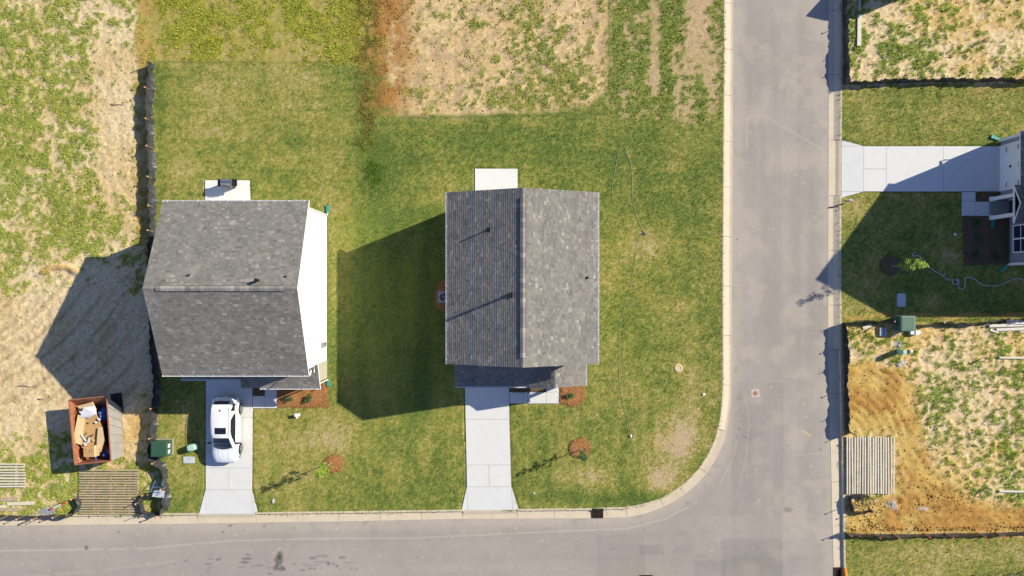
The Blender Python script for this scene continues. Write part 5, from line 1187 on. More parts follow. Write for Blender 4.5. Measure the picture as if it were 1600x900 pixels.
mb = MB(); mb.tube([P(985, 679, .05), P(986, 683, .06)], [.04, .06], 8); mb.bar(P(983, 681, .05), P(990, 683, .05), .05, .05); build(mb, 'nozzle_body', m_metal, sp)

# ------------------------------------------------------------------ air conditioner
ac = empty('air_conditioner', P(694.5, 463.8), 'grey air conditioner unit with round fan beside the middle house', 'air conditioner')
c0 = P(694.5, 463.8); m_ac = mat('ac_grey', A(196, 200, 206), .5, .06)
mb = MB(); mb.box(c0 + EZ * .04, (.9, .9, .1)); build(mb, 'pad', m_pad, ac)
mb = MB()
for a, b in ((-1, -1), (1, -1), (1, 1), (-1, 1)): mb.box(c0 + Vector((a * .33, b * .33, .42)), (.09, .09, .68))
mb.box(c0 + EZ * .72, (.8, .8, .05)) if False else None
n = 32; inner = [(c0.x + .29 * math.cos(6.2832 * i / n), c0.y + .29 * math.sin(6.2832 * i / n)) for i in range(n)]
outer = []
for i in range(n):
    t = 6.2832 * i / n; k = .375 / max(abs(math.cos(t)), abs(math.sin(t))); k = min(k, .46); outer.append((c0.x + k * math.cos(t), c0.y + k * math.sin(t)))
vs = [(x, y, z) for z in (.74, .8) for L_ in (inner, outer) for x, y in L_]; fs = []
for i in range(n):
    j = (i + 1) % n; fs += [(2 * n + i, 3 * n + i, 3 * n + j, 2 * n + j), (i, j, n + j, n + i), (i, 2 * n + i, 2 * n + j, j), (n + i, n + j, 3 * n + j, 3 * n + i)]
mb.add(vs, fs); build(mb, 'casing', m_ac, ac)
mb = MB(); mb.box(c0 + EZ * .4, (.62, .62, .62)); build(mb, 'coil', m_dark, ac)
mb = MB(); mb.lathe([(.06, .72), (.06, .76), (.03, .78)], 10, c0)
build(mb, 'motor', m_metal, ac)
for k in range(4):
    a = k * math.pi / 2 + .5; u = Vector((math.cos(a), math.sin(a), 0)); v = Vector((-math.sin(a), math.cos(a), .25)); q = c0 + EZ * .735
    mb = MB(); mb.add([q + u * .05 - v * .03, q + u * .26 - v * .11, q + u * .28 + v * .06, q + u * .05 + v * .04], [(0, 1, 2, 3), (3, 2, 1, 0)]); build(mb, 'fan_blade', m_ac, ac)
mb = MB()
for r in (.1, .16, .22, .27): mb.tube([c0 + Vector((r * math.cos(6.2832 * i / 20), r * math.sin(6.2832 * i / 20), .805)) for i in range(21)], .004, 4, cap=False)
build(mb, 'fan_guard', m_metal, ac)

# ------------------------------------------------------------------ grill on the patio
gr = empty('barbecue_grill', P(362, 288.5), 'silver gas grill with black side shelves on the patio behind the left house', 'grill'); g0 = P(362, 288.5)
m_steel = mat('steel', (.45, .47, .5), .28, .08, 5, metal=.9, spec=.5); m_black = mat('black_enamel', (.015, .015, .017), .45, .1)
mb = MB(); mb.box(g0 + Vector((0, 0, .45)), (.66, .5, .7)); build(mb, 'cabinet', m_black, gr)
mb = MB(); mb.box(g0 + Vector((0, 0, .86)), (.72, .52, .14)); build(mb, 'firebox', m_steel, gr)
mb = MB()
def lidf(u, v):
    t = v * math.pi; return g0 + Vector(((u - .5) * .7, math.cos(t) * -.25, .93 + .25 * math.sin(t) ** .8))
mb.grid(lidf, 2, 10)
for u in (0, 1): vs = [lidf(u, j / 10) for j in range(11)]; mb.add(vs, [tuple(range(11)) if u else tuple(range(10, -1, -1))])
build(mb, 'lid', m_steel, gr)
mb = MB(); mb.tube([g0 + Vector((-.25, -.31, 1.02)), g0 + Vector((.25, -.31, 1.02))], .016, 8); mb.bar(g0 + Vector((-.22, -.24, 1.02)), g0 + Vector((-.22, -.31, 1.02)), .02); mb.bar(g0 + Vector((.22, -.24, 1.02)), g0 + Vector((.22, -.31, 1.02)), .02); build(mb, 'handle', m_steel, gr)
for s_, w in ((-1, .26), (1, .38)): mb = MB(); mb.box(g0 + Vector((s_ * (.37 + w / 2), 0, .9)), (w, .5, .04)); build(mb, 'side_shelf', m_black, gr)
mb = MB(); mb.box(g0 + Vector((0, -.3, .86)), (.72, .06, .14)); build(mb, 'control_panel', m_steel, gr)
for k in range(4): mb = MB(); mb.lathe([(.03, -.36), (.03, -.33)], 10, (0, 0, 0)); mb.v = [(x + g0.x - .24 + k * .16, z + g0.y, y + .86) for x, y, z in mb.v]; build(mb, 'knob', m_black, gr)
for a in (-1, 1):
    for b in (-1, 1): mb = MB(); mb.lathe([(.05, a * .3 - .015), (.05, a * .3 + .015)], 10, (0, 0, 0), 'X'); mb.v = [(x + g0.x, y + g0.y + b * .2, z + .08) for x, y, z in mb.v]; build(mb, 'wheel', m_dark, gr)

# ------------------------------------------------------------------ dumpster with rubbish
m_rust = mat('rusty_orange_paint', A(184, 120, 86), .65, .25, 4, .3, 20, dirt=.45, dirtcol=A(120, 80, 62)); m_dgrey = mat('dumpster_grey', A(176, 172, 164), .6, .12, 3, dirt=.35, dirtcol=A(140, 116, 94))
dt = Q(137, 672, 1.85); dp = empty('dumpster', Vector((dt.x, dt.y, 0)), 'open rusty dumpster full of cardboard on the sandy lot left of the left house', 'dumpster')
hz = 1.85; TL, TR, BR, BL = Q(107.5, 625, hz), Q(166.5, 619, hz), Q(173.5, 720.5, hz), Q(116.8, 726, hz)
ax_u = (TR - TL); ax_l = (BL - TL)
bTL = TL + ax_l * .24; bTR = TR + (BR - TR) * .24; bBL, bBR = BL.copy(), BR.copy()
bot = [Vector((p.x, p.y, .18)) for p in (bTL, bTR, bBR, bBL)]; top = [TL, TR, BR, BL]; cen = sum(top, Vector()) / 4
def panel(name, p, q, r, s_, th, material, lab=None):
    """thick sheet p q (bottom) r s (top) thickened inward"""
    n = (q - p).cross(s_ - p).normalized()
    if n.dot(cen - p) < 0: n = -n
    mb = MB(); vs = [p, q, r, s_] + [x + n * th for x in (p, q, r, s_)]; mb.add(vs, [(0, 1, 2, 3), (7, 6, 5, 4), (0, 4, 5, 1), (1, 5, 6, 2), (2, 6, 7, 3), (3, 7, 4, 0)])
    o = build(mb, name, material, dp); 
    if lab: o['label'] = lab
    return o, n
sides = []
for i, (nm, lab) in enumerate([('end_wall', 'sloping rusty end wall'), ('side_wall', 'grey outer side wall facing the house'), ('end_wall', None), ('side_wall', 'orange rusty side wall')]):
    j = (i + 1) % 4; o, n = panel(nm, bot[i], bot[j], top[j], top[i], .04, m_dgrey if i == 1 else m_rust, lab)
    if i in (1, 3):
        for k in range(1, 7):
            t = k / 7; mb = MB(); mb.bar(bot[i].lerp(bot[j], t) - n * .03, top[i].lerp(top[j], t) - n * .03, .08, .06, up=n); build(mb, 'rib', m_dgrey if i == 1 else m_rust, o)
    mb = MB(); mb.bar(top[i], top[j], .06, .07); build(mb, 'rim', m_rust, dp)
mb = MB(); mb.prism([(p.x, p.y) for p in bot], .14, .2); build(mb, 'floor', m_rust, dp)
mb = MB(); mb.prism([(p.x, p.y) for p in ((bot[0].lerp(bot[1], .2)), (bot[0].lerp(bot[1], .8)), bot[3].lerp(bot[2], .8), bot[3].lerp(bot[2], .2))], 0.0, .14); build(mb, 'skid', m_dark, dp)
m_card = mat('cardboard', A(214, 172, 118), .85, .08, 3); m_card2 = mat('pale_cardboard', A(234, 204, 156), .85, .06, 3); m_blue = mat('blue_plastic', A(92, 116, 190), .35, .4, 8, .8, 10); m_paper = mat('white_paper', A(236, 238, 242), .8, .03); m_bag = mat('black_bag', (.02, .02, .024), .35, .3, 6, .9, 10)
GR = 'rubbish in the dumpster'
def rubbish(name, label, cat, poly, z, th, material, zs=None):
    ps = [Q(x, y, z) for x, y in poly]; mb = MB(); w = [(p.x, p.y) for p in ps]; mb.prism(w, z - th, [z + (zs[i] if zs else 0) for i in range(len(w))]); return build(mb, name, material, base=sum(ps, Vector()) / len(ps), label=label, cat=cat, group=GR)
# heap of dark bags and blue film under the sheets
def lumpy(name, label, cat, cx, cy, rx_, ry__, z0, z1, material, seed):
    rnd = random.Random(seed); c0 = Q(cx, cy, z1); mb = MB(); n, m = 14, 5; vs = []
    for j in range(m + 1):
        t = j / m * math.pi / 2
        for i in range(n): a = 6.2832 * i / n; k = rnd.uniform(.82, 1.15); vs.append((c0.x + math.cos(a) * math.cos(t) * rx_ / S * k, c0.y + math.sin(a) * math.cos(t) * ry__ / S * k, z0 + (z1 - z0) * math.sin(t) * rnd.uniform(.85, 1.05)))
    fs = [(j * n + i, j * n + (i + 1) % n, (j + 1) * n + (i + 1) % n, (j + 1) * n + i) for j in range(m) for i in range(n)]
    mb.add(vs, fs); return build(mb, name, material, base=Vector((c0.x, c0.y, z0)), label=label, cat=cat, group=GR)
lumpy('rubbish_bag', 'black rubbish bag along the right inside of the dumpster', 'rubbish bag', 164, 680, 8, 22, .22, .95, m_bag, 3)
lumpy('rubbish_bag', 'black rubbish bag in the lower left inside corner of the dumpster', 'rubbish bag', 127, 706, 8, 14, .22, .8, m_bag, 4)
lumpy('rubbish_bag', 'dark rubbish bag in the upper middle inside the dumpster', 'rubbish bag', 138, 640, 20, 12, .5, .95, m_bag, 6)
lumpy('plastic_film', 'crumpled blue plastic film in the upper right of the dumpster', 'plastic film', 156, 648, 8, 14, .5, 1.5, m_blue, 5)
lumpy('plastic_film', 'crumpled blue plastic film in the lower right of the dumpster', 'plastic film', 161, 712, 9, 9, .22, 1.5, m_blue, 8)
lumpy('plastic_film', 'pale crumpled plastic bag at the lower right rim of the dumpster', 'plastic film', 167, 707, 5, 10, .5, 1.3, mat('pale_film', A(160, 172, 206), .4, .15, 10, .6), 9)
rubbish('cardboard_sheet', 'largest brown cardboard sheet in the middle of the dumpster', 'cardboard', [(126, 650), (150, 645), (160, 668), (162, 690), (156, 707), (128, 700), (124, 680)], 1.42, .015, m_card, [.05, .1, 0, -.05, -.1, 0, .05])
rubbish('cardboard_sheet', 'long pale cardboard flap along the left side of the dumpster', 'cardboard', [(123, 648), (133, 652), (128, 696), (115, 690)], 1.55, .015, m_card2, [.1, 0, -.05, .12])
rubbish('cardboard_sheet', 'pale cardboard sheet at the upper end of the dumpster', 'cardboard', [(122, 634), (145, 628), (151, 640), (148, 652), (128, 650)], 1.40, .015, m_card2, [.08, .15, 0, 0, 0])
rubbish('cardboard_sheet', 'narrow pale cardboard strip on the right of the big sheet', 'cardboard', [(153, 668), (160, 667), (163, 688), (158, 706), (151, 692)], 1.62, .015, m_card2)
rubbish('paper_sheet', 'crumpled white paper sheet at the upper end of the dumpster', 'paper', [(132, 636), (148, 634), (151, 647), (139, 653), (125, 652)], 1.58, .02, m_paper, [.1, .02, .1, 0, .06])
rubbish('plastic_film', 'pale pink plastic at the lower left corner of the dumpster', 'plastic film', [(117, 711), (122, 709), (125, 723), (117.5, 724)], 1.4, .02, mat('pink_film', A(232, 206, 200), .6, .08, 10), [0, .1, 0, .1])
rnd = random.Random(9)
for k in range(9):
    x, y = [(123, 642), (121, 660), (150, 660), (147, 688), (133, 694), (126, 718), (150, 716), (155, 655), (140, 660)][k]; mb = MB(); c0 = Q(x, y, 1.6); a = rnd.uniform(0, 3.1); w = rnd.uniform(.14, .34)
    mb.bar(c0 - Vector((math.cos(a), math.sin(a), 0)) * w / 2, c0 + Vector((math.cos(a), math.sin(a), .3)) * w / 2, rnd.uniform(.05, .16), .012)
    where = ['near the upper left wall', 'against the left wall', 'at the right of the white paper', 'above the small box', 'left of the small box', 'in the lower left corner', 'below the small box', 'under the blue film', 'just below the white paper'][k]
    build(mb, 'scrap', [m_paper, m_card, m_paper, m_card2, m_paper, m_card, m_blue, m_paper, m_card][k], base=c0, label='loose scrap ' + where + ' inside the dumpster', cat='scrap', group=GR)
bx_ = empty('cardboard_box', Q(142, 705, 1.45), 'small brown cardboard box with printed marks at the lower end of the dumpster', 'cardboard box', GR)
mb = MB(); mb.prism([(Q(x, y, 1.7).x, Q(x, y, 1.7).y) for x, y in ((130, 699), (146, 697), (147, 714), (131, 714))], 1.45, 1.7); build(mb, 'carton', m_card, bx_)
mb = MB(); a = [Q(x, y, 1.71) for x, y in ((146.4, 697), (153, 693), (154, 712), (147.4, 714))]; mb.prism([(p.x, p.y) for p in a], 1.66, [1.71, 1.60, 1.60, 1.71]); build(mb, 'flap', m_card2, bx_)
m_ink = mat('print_ink', (.12, .06, .03), .8)
mb = MB()
for t in range(8):
    a0, a1 = math.pi * t / 8, math.pi * (t + 1) / 8; p, q = [Q(141 + 2.0 * math.cos(a), 705 - 2.6 * math.sin(a), 1.703) for a in (a0, a1)]; mb.bar(p, q, .03, .004)
for dx in (-2, 2): mb.bar(Q(141 + dx, 705, 1.703), Q(141 + dx, 708, 1.703), .03, .004)
mb.bar(Q(133.5, 702, 1.703), Q(133.5, 704, 1.703), .05, .004); mb.bar(Q(134.5, 706, 1.703), Q(134.5, 708, 1.703), .05, .004); build(mb, 'printed_mark', m_ink, bx_)
rnd = random.Random(4)
for k, (x, y, w, mt, nm) in enumerate([(135, 679, .5, m_card, 'broken brown batten'), (131, 684, .55, m_paper, 'long white batten'), (139, 687, .4, m_paper, 'white crumpled scrap'), (143, 681, .35, m_ink, 'dark bent scrap'), (137, 691, .35, m_paper, 'pale scrap'), (124, 641, .3, m_ink, 'dark red scrap'), (127, 645, .25, m_paper, 'small white scrap')]):
    mb = MB(); c0 = Q(x, y, 1.56 + .02 * k); a = rnd.uniform(.3, 2.6)
    if k == 1: a = 2.15
    mb.bar(c0 - Vector((math.cos(a), math.sin(a), 0)) * w / 2, c0 + Vector((math.cos(a), math.sin(a), .2)) * w / 2, .1, .03)
    build(mb, 'scrap', mt, base=c0, label=nm + (' lying on the big cardboard sheet' if k < 5 else ' at the upper left inside the dumpster'), cat='scrap', group=GR)
mb = MB(); a = [P(x, y) for x, y in ((172, 616), (190, 613), (193, 640), (191, 646), (176, 630))]; mb.prism([(p.x, p.y) for p in a], .0, .05); build(mb, 'layer', mat('black_layer', (.018, .02, .024), .6, .3, 6, .6), base=P(182, 628), label='flat black tarp on the shaded ground beside the upper end of the dumpster', cat='layer')  # thin near-black layer lying on the ground

# ------------------------------------------------------------------ blue frame with white sign board
m_bluef = mat('blue_frame', A(90, 140, 190), .5, .1); sf = empty('sign_stand', P(256, 757), 'white sign board on a light blue metal frame beside the timber mat', 'sign stand')
mb = MB(); pts4 = [P(x, y) for x, y in ((246, 744), (260, 744), (260, 768), (246, 768))]; T4 = [P(247, 762, 1.05), P(260, 762, 1.05)]
for a, b in ((pts4[0] + EZ * .03, T4[0]), (pts4[1] + EZ * .03, T4[1]), (pts4[3] + EZ * .03, T4[0]), (pts4[2] + EZ * .03, T4[1]), (pts4[0] + EZ * .03, pts4[1] + EZ * .03), (T4[0], T4[1]), (pts4[3] + EZ * .03, pts4[2] + EZ * .03),
             (pts4[0].lerp(T4[0], .4), pts4[1].lerp(T4[1], .4)), (pts4[0].lerp(T4[0], .7), pts4[1].lerp(T4[1], .7))): mb.tube([a, b], .022, 6)
build(mb, 'frame', m_bluef, sf)
b0 = [Q(241, 766.5, 1.05), Q(257, 767, 1.05), Q(255.5, 778, .75), Q(237, 776, .75)]; mb = MB(); mb.add(b0 + [p - EZ * .03 for p in b0], [(3, 2, 1, 0), (4, 5, 6, 7), (0, 1, 5, 4), (1, 2, 6, 5), (2, 3, 7, 6), (3, 0, 4, 7)]); brd = build(mb, 'board', m_stick, sf)
mb = MB(); n = (b0[1] - b0[0]).cross(b0[3] - b0[0]).normalized(); n = n if n.z > 0 else -n
def onb(u, v): return b0[0].lerp(b0[1], u).lerp(b0[3].lerp(b0[2], u), v) + n * .004
for v, u0, u1 in ((.3, .35, .72), (.5, .25, .6), (.7, .3, .5)): mb.bar(onb(u0, v), onb(u1, v), .035, .004)
build(mb, 'printed_line', mat('blue_ink', (.03, .06, .2), .7), brd)

# delineator lying by the left kerb
dl = empty('delineator_post', P(94, 789), 'orange and white striped delineator post lying beside the left bottom fence', 'delineator')
pa, pb = P(81, 795, .12), P(107, 783, .3); m_or = mat('orange_plastic', A(244, 110, 66), .5, .05)
for k, (t0, t1) in enumerate([(0, .2), (.2, .72), (.72, 1)]): mb = MB(); mb.tube([pa.lerp(pb, t0 + .001), pa.lerp(pb, t1)], .07, 10); build(mb, 'band', m_or if k != 1 else m_stick, dl)
for x, y, h, s_ in ((60, 808, .9, 1), (64, 806.5, 1.0, 2), (70, 807, .85, 3)):
    st = empty('marker_stake', P(x, y), 'thin wooden marker stake standing in the kerb by the grey spill', 'stake', 'marker stakes beside the grey spill'); st['label'] = ['leftmost', 'middle', 'rightmost'][s_ - 1] + ' of the three thin wooden stakes by the grey concrete spill'
    mb = MB(); mb.bar(P(x, y, -.1), P(x - 1 + s_ * .5, y, h), .035, .035, up=(0, 1, 0)); build(mb, 'shaft', m_stake, st); mb = MB(); mb.lathe([(.02, -.02), (.055, 0), (.02, .04)], 8, P(x - 1 + s_ * .5, y, h)); build(mb, 'cap', CAPC['orange'], st)

# blue and white cartons by the right transformer
m_cblue = mat('blue_carton', A(70, 104, 190), .6, .08)
def carton(cx, cy, w, d, h, rz, label, stripes=2):
    root = empty('carton', P(cx, cy), label, 'carton', 'blue and white cartons by the green transformer'); R_ = Matrix.Rotation(rz, 3, 'Z'); c0 = P(cx, cy)
    mb = MB(); mb.box(c0 + EZ * h / 2, (w, d, h), rz); build(mb, 'carton_body', m_stick, root)
    for k in range(stripes): mb = MB(); mb.box(c0 + R_ @ Vector((w * (.12 + .26 * k) - w * .1, 0, 0)) + EZ * (h + .004), (w * .16, d * .96, .008), rz); build(mb, 'stripe', m_cblue, root)
carton(1378, 518, .42, .58, .16, 0, 'white carton with blue stripes in the shadow of the right transformer')
carton(1426, 519, .6, .32, .3, -.08, 'white and grey carton lying right below the pale green transformer', 1)
mb = MB(); c0 = P(1433.5, 519, .2); mb.lathe([(.03, .0), (.14, .02), (.15, .12), (.08, .17)], 10, c0 - EZ * .2); build(mb, 'bucket', m_stick, base=c0 - EZ * .2, label='small white bucket at the right end of the carton by the transformer', cat='bucket')
mb = MB(); mb.bar(P(1361, 514, 0), P(1361.5, 513.5, 1.25), .05, .05); build(mb, 'wooden_stake', m_stake, base=P(1361, 514), label='tall wooden stake casting a long shadow near the fence corner of the lower right lot', cat='stake')
mb = MB(); mb.bar(P(1401, 523.5, 0), P(1401, 523.5, .3), .04, .04); mb.lathe([(.02, .28), (.06, .3), (.02, .35)], 8, P(1401, 523.5)); build(mb, 'grade_stake', m_stick, base=P(1401, 523.5), label='short stake with white cap just below the pale green transformer', cat='stake')
# saw-horse like stakes on the lots
def grade_stakes(x, y, label, s_=1.0):
    root = empty('stake_frame', P(x, y), label, 'stake frame')
    for dx, dy in ((-4 * s_, 3), (3 * s_, -2)): mb = MB(); mb.bar(P(x + dx, y + dy, 0), P(x + dx, y + dy, .5), .05, .05); build(mb, 'stake', m_stake, root)
    mb = MB(); mb.bar(P(x - 5 * s_, y + 3.5, .42), P(x + 4 * s_, y - 2.5, .42), .08, .03); build(mb, 'rail', m_wood, root)
grade_stakes(1533, 561, 'small wooden stake frame in the middle of the lower right lot'); grade_stakes(1536, 64, 'small wooden stake frame on the bare soil of the upper right lot', .8); grade_stakes(1541, 764, 'small wooden stake frame near the bottom of the lower right lot', .6)
# rounded stones, one by the driveway, others by the right kerb
m_stone = mat('pale_stone', A(196, 190, 182), .9, .2, 10, .5)
def stone(x, y, rx_, ry__, h, label, seed, material=m_stone):
    rnd = random.Random(seed); mb = MB(); n, m = 10, 4; vs = []; c0 = P(x, y)
    for j in range(m + 1):
        t = j / m * math.pi / 2
        for i in range(n): a = 6.2832 * i / n; k = rnd.uniform(.85, 1.12); vs.append((c0.x + math.cos(a) * math.cos(t) * rx_ * k, c0.y + math.sin(a) * math.cos(t) * ry__ * k, -.03 + h * math.sin(t) * k))
    mb.add(vs, [(j * n + i, j * n + (i + 1) % n, (j + 1) * n + (i + 1) % n, (j + 1) * n + i) for j in range(m) for i in range(n)]); build(mb, 'stone', material, base=c0, label=label, cat='stone')
stone(426.5, 783, .14, .2, .14, 'grey stone in the lawn right of the left driveway apron', 1); stone(1327, 313, .3, .1, .14, 'flat grey stone in the grass beside the right driveway apron', 2); stone(834, 771, .12, .1, .1, 'pale stone in the lawn right of the middle driveway', 3)
stone(1404, 541, .14, .12, .12, 'pale concrete lump above the right mint pedestal', 4); stone(1404, 571, .2, .15, .1, 'pale concrete lump below the right mint pedestal', 5); stone(149, 97, .1, .08, .1, 'pale stone on the sandy strip of the left lot', 6); stone(1329, 556, .1, .08, .1, 'pale stone on the bare soil beside the lower right fence', 7)
stone(1325, 95, .1, .1, .08, 'white stone inside the upper right fence', 8); stone(434, 606, .01, .01, .01, 'x', 9) if False else None
# black tube in place of a cast shadow on the right kerb
mb = MB(); mb.tube([P(p.x, p.y, z_) for p, z_ in zip(smooth_path([(1297, 324), (1304, 323), (1310, 320.5), (1318, 318.5)], 3), [-.08, -.08, -.08, -.07, -.06, -.05, -.03, 0, .03, .05])], .05, 8); build(mb, 'shadow_tube', m_dark, base=P(1308, 321), label='short black tube standing in for a shadow across the kerb below the right driveway', cat='shadow stand-in', smooth=True)
# fallen twigs
def twigs(x, y, L_, label, seed, n=5, zt=.06):
    rnd = random.Random(seed); mb = MB(); m = smooth_path([(x + L_ * t, y + rnd.uniform(-3, 3)) for t in (0, .3, .6, 1)], 4)
    mb.tube([P(p.x, p.y, zt) for p in m], [.03 * (1 - i / len(m) * .6) for i in range(len(m))], 5)
    for k in range(n): i = rnd.randrange(2, len(m) - 2); p = m[i]; a = rnd.choice((-1, 1)) * rnd.uniform(.5, 1.2); l = abs(L_) * rnd.uniform(.2, .4); mb.tube([P(p.x, p.y, zt), P(p.x + math.copysign(l, L_) * math.cos(a) * .5, p.y + l * math.sin(a) * .5, zt + .08), P(p.x + math.copysign(l, L_) * math.cos(a * .7), p.y + l * math.sin(a), zt + .03)], [.016, .012, .006], 5)
    build(mb, 'fallen_branch', mat('grey_twig', A(120, 108, 96), .85, .2, 10) if 'grey_twig' not in bpy.data.materials else bpy.data.materials['grey_twig'], base=P(x, y), label=label, cat='branch')
twigs(1520, 900, 60, 'bare grey branch lying on the lawn at the bottom right corner', 1, 8); twigs(1575, 895, 40, 'bare grey branch with forks at the far bottom right corner', 2, 8); twigs(174, 164, 20, 'dark twig on the sandy strip left of the long fence', 3, 2); twigs(29, 605, 29, 'straight dark stick on the sand of the left lot', 4, 1); twigs(60, 622, 10, 'small crooked twig on the sand of the left lot', 5, 2)

# ------------------------------------------------------------------ cars
m_tyre = mat('tyre_rubber', (.02, .02, .02), .8, .1); m_rim = mat('alloy_rim', (.5, .5, .52), .3, .05, metal=.8)
m_cglass = glass_mat('car_glass', (.012, .014, .022), .04); m_blackp = mat('black_plastic', (.015, .015, .018), .5, .1)
m_lamp = mat('headlamp', (.7, .72, .75), .15, .05); m_tail = mat('taillamp', (.35, .02, .02), .25, .1)
def paint(name, col):
    m, n, l, b = nmat(name); b.inputs['Base Color'].default_value = (*col, 1); b.inputs['Roughness'].default_value = .3; b.inputs['Coat Weight'].default_value = .7; b.inputs['Coat Roughness'].default_value = .04; return m
def interp(tab, y):
    for (a, b) in zip(tab[:-1], tab[1:]):
        lo, hi = (a, b) if a[0] < b[0] else (b, a)
        if lo[0] <= y <= hi[0]:
            t = (y - lo[0]) / (hi[0] - lo[0]); t = t * t * (3 - 2 * t) * .5 + t * .5; return [p + (q - p) * t for p, q in zip(lo[1:], hi[1:])]
    return list((tab[0] if abs(y - tab[0][0]) < abs(y - tab[-1][0]) else tab[-1])[1:])
def make_car(loc, rz, label, group, paint_mat):
    """front points to local -y"""
    root = empty('parked_car' if 'suv' in label else 'car', loc, label, 'car', group, rz=rz)
    #      y     W     zb    zshoulder ztop
    B = [(2.37, .62, .50, .78, .82), (2.34, .76, .40, .90, .95), (2.25, .86, .34, 1.00, 1.05), (2.0, .92, .28, 1.03, 1.08), (1.2, .95, .25, 1.02, 1.08), (0, .95, .22, 1.0, 1.06), (-.9, .95, .22, .98, 1.06),
         (-1.25, .95, .25, .96, 1.06), (-1.7, .93, .28, .90, 1.0), (-2.05, .87, .30, .83, .92), (-2.25, .77, .33, .75, .83), (-2.36, .58, .38, .66, .72), (-2.40, .34, .42, .58, .62)]
    def sect(y):
        W, zb, zs, zt = interp(B, y)
        half = [(W * .86, zb), (W * .97, zb + .07), (W, zb + (zs - zb) * .5), (W * .985, zs - .07), (W * .95, zs - .015), (W * .88, zs + (zt - zs) * .45), (W * .6, zt - .015), (W * .3, zt), (0, zt + .005)]
        return half
    ys = [2.37, 2.355, 2.33, 2.28, 2.2, 2.05, 1.9, 1.7, 1.42, 1.1, .8, .5, .2, -.1, -.4, -.7, -1.0, -1.2, -1.42, -1.6, -1.8, -1.95, -2.08, -2.18, -2.26, -2.32, -2.365, -2.40]
    mb = MB(); vs = []; n = 17
    for y in ys:
        hf = sect(y); vs += [(x, y, z) for x, z in hf] + [(-x, y, z) for x, z in hf[-2::-1]]
    fs = [(j * n + i, j * n + i + 1, (j + 1) * n + i + 1, (j + 1) * n + i) for j in range(len(ys) - 1) for i in range(n - 1)]
    fs += [(j * n, (j + 1) * n, (j + 1) * n + n - 1, j * n + n - 1) for j in range(len(ys) - 1)]
    fs += [tuple(range(n)), tuple((len(ys) - 1) * n + i for i in range(n))[::-1]]
    mb.add(vs, [f[::-1] for f in fs]) ; body = build(mb, 'body', paint_mat, root, local=True, smooth=True)
    # cabin
    #      y    wb   we    ze    zc      (half width at belt, at roof edge, edge height, centre height)
    C = [(2.26, .74, .70, 1.06, 1.07), (2.1, .80, .68, 1.26, 1.30), (1.95, .83, .66, 1.50, 1.545), (1.82, .85, .65, 1.565, 1.61), (1.3, .88, .64, 1.61, 1.66), (.5, .89, .63, 1.635, 1.69), (-.1, .88, .62, 1.62, 1.675),
         (-.4, .87, .61, 1.57, 1.63), (-.7, .86, .64, 1.42, 1.48), (-1.0, .85, .69, 1.24, 1.30), (-1.25, .83, .73, 1.08, 1.14), (-1.4, .8, .75, 1.02, 1.05)]
    def cab(u, y, off=0.0):
        """u 0 belt .. .5 roof edge .. 1 centre"""
        wb, we, ze, zc = interp(C, y); zb = min(.98, ze - .02)
        if u <= .5: t = u / .5; x = wb + (we - wb) * (t ** 1.25); z = zb + (ze - zb) * t
        else: t = (u - .5) / .5; x = we * (1 - t); z = ze + (zc - ze) * math.sin(t * math.pi / 2)
        return Vector((x, y, z))
    def cabn(u, y, sgn, off):
        p = cab(u, y); du = cab(min(1, u + .02), y) - cab(max(0, u - .02), y); dy = cab(u, y + .03) - cab(u, y - .03)
        n_ = dy.cross(du); n_.normalize()
        if n_.z < 0 and u > .3 or (u <= .3 and n_.x < 0): n_ = -n_
        p = p + n_ * off; return Vector((p.x * sgn, p.y, p.z))
    ycs = [2.26, 2.18, 2.1, 2.02, 1.95, 1.88, 1.82, 1.6, 1.3, .9, .5, .2, -.1, -.25, -.4, -.55, -.7, -.85, -1.0, -1.12, -1.25, -1.4]; us = [0, .12, .25, .38, .46, .5, .56, .65, .8, 1.0]
    mb = MB(); vs = []; n = len(us) * 2 - 1
    for y in ycs: row = [cab(u, y) for u in us]; vs += row + [Vector((-p.x, p.y, p.z)) for p in row[-2::-1]]
    fs = [(j * n + i, j * n + i + 1, (j + 1) * n + i + 1, (j + 1) * n + i)[::-1] for j in range(len(ycs) - 1) for i in range(n - 1)]
    mb.add(vs, fs); build(mb, 'roof', paint_mat, root, local=True, smooth=True)
    def patch(name, u0, u1, y0f, y1f, material, both=True, nu=10, ny_=10, off=.008, sides=(1, -1)):
        """full-width patch if both: u mirrored through the centre"""
        mb = MB()
        if both:
            def fn(a, b):
                s_ = a * 2 - 1; u = 1 - abs(s_) * (1 - u0); y = y0f(s_) + (y1f(s_) - y0f(s_)) * b; return cabn(u, y, 1 if s_ >= 0 else -1, off)
            mb.grid(fn, nu * 2, ny_)
        else:
            for sgn in sides:
                def fn(a, b): y = y0f(0) + (y1f(0) - y0f(0)) * a; uu0 = u0(a) if callable(u0) else u0; uu1 = u1(a) if callable(u1) else u1; return cabn(uu0 + (uu1 - uu0) * b, y, sgn, off)
                mb.grid(fn, nu * 2, ny_)
        return build(mb, name, material, root, local=True, smooth=True)
    patch('windshield', .54, 1, lambda s_: -.40 + .10 * s_ * s_ * 0 - .02, lambda s_: -1.30 + .12 * s_ * s_, m_cglass)
    patch('rear_window', .60, 1, lambda s_: 2.14 - .03 * s_ * s_, lambda s_: 1.94 - .0 * s_, m_cglass)
    sr = patch('sunroof', .80 - .12, 1, lambda s_: .32, lambda s_: -.13, m_cglass, off=.006)
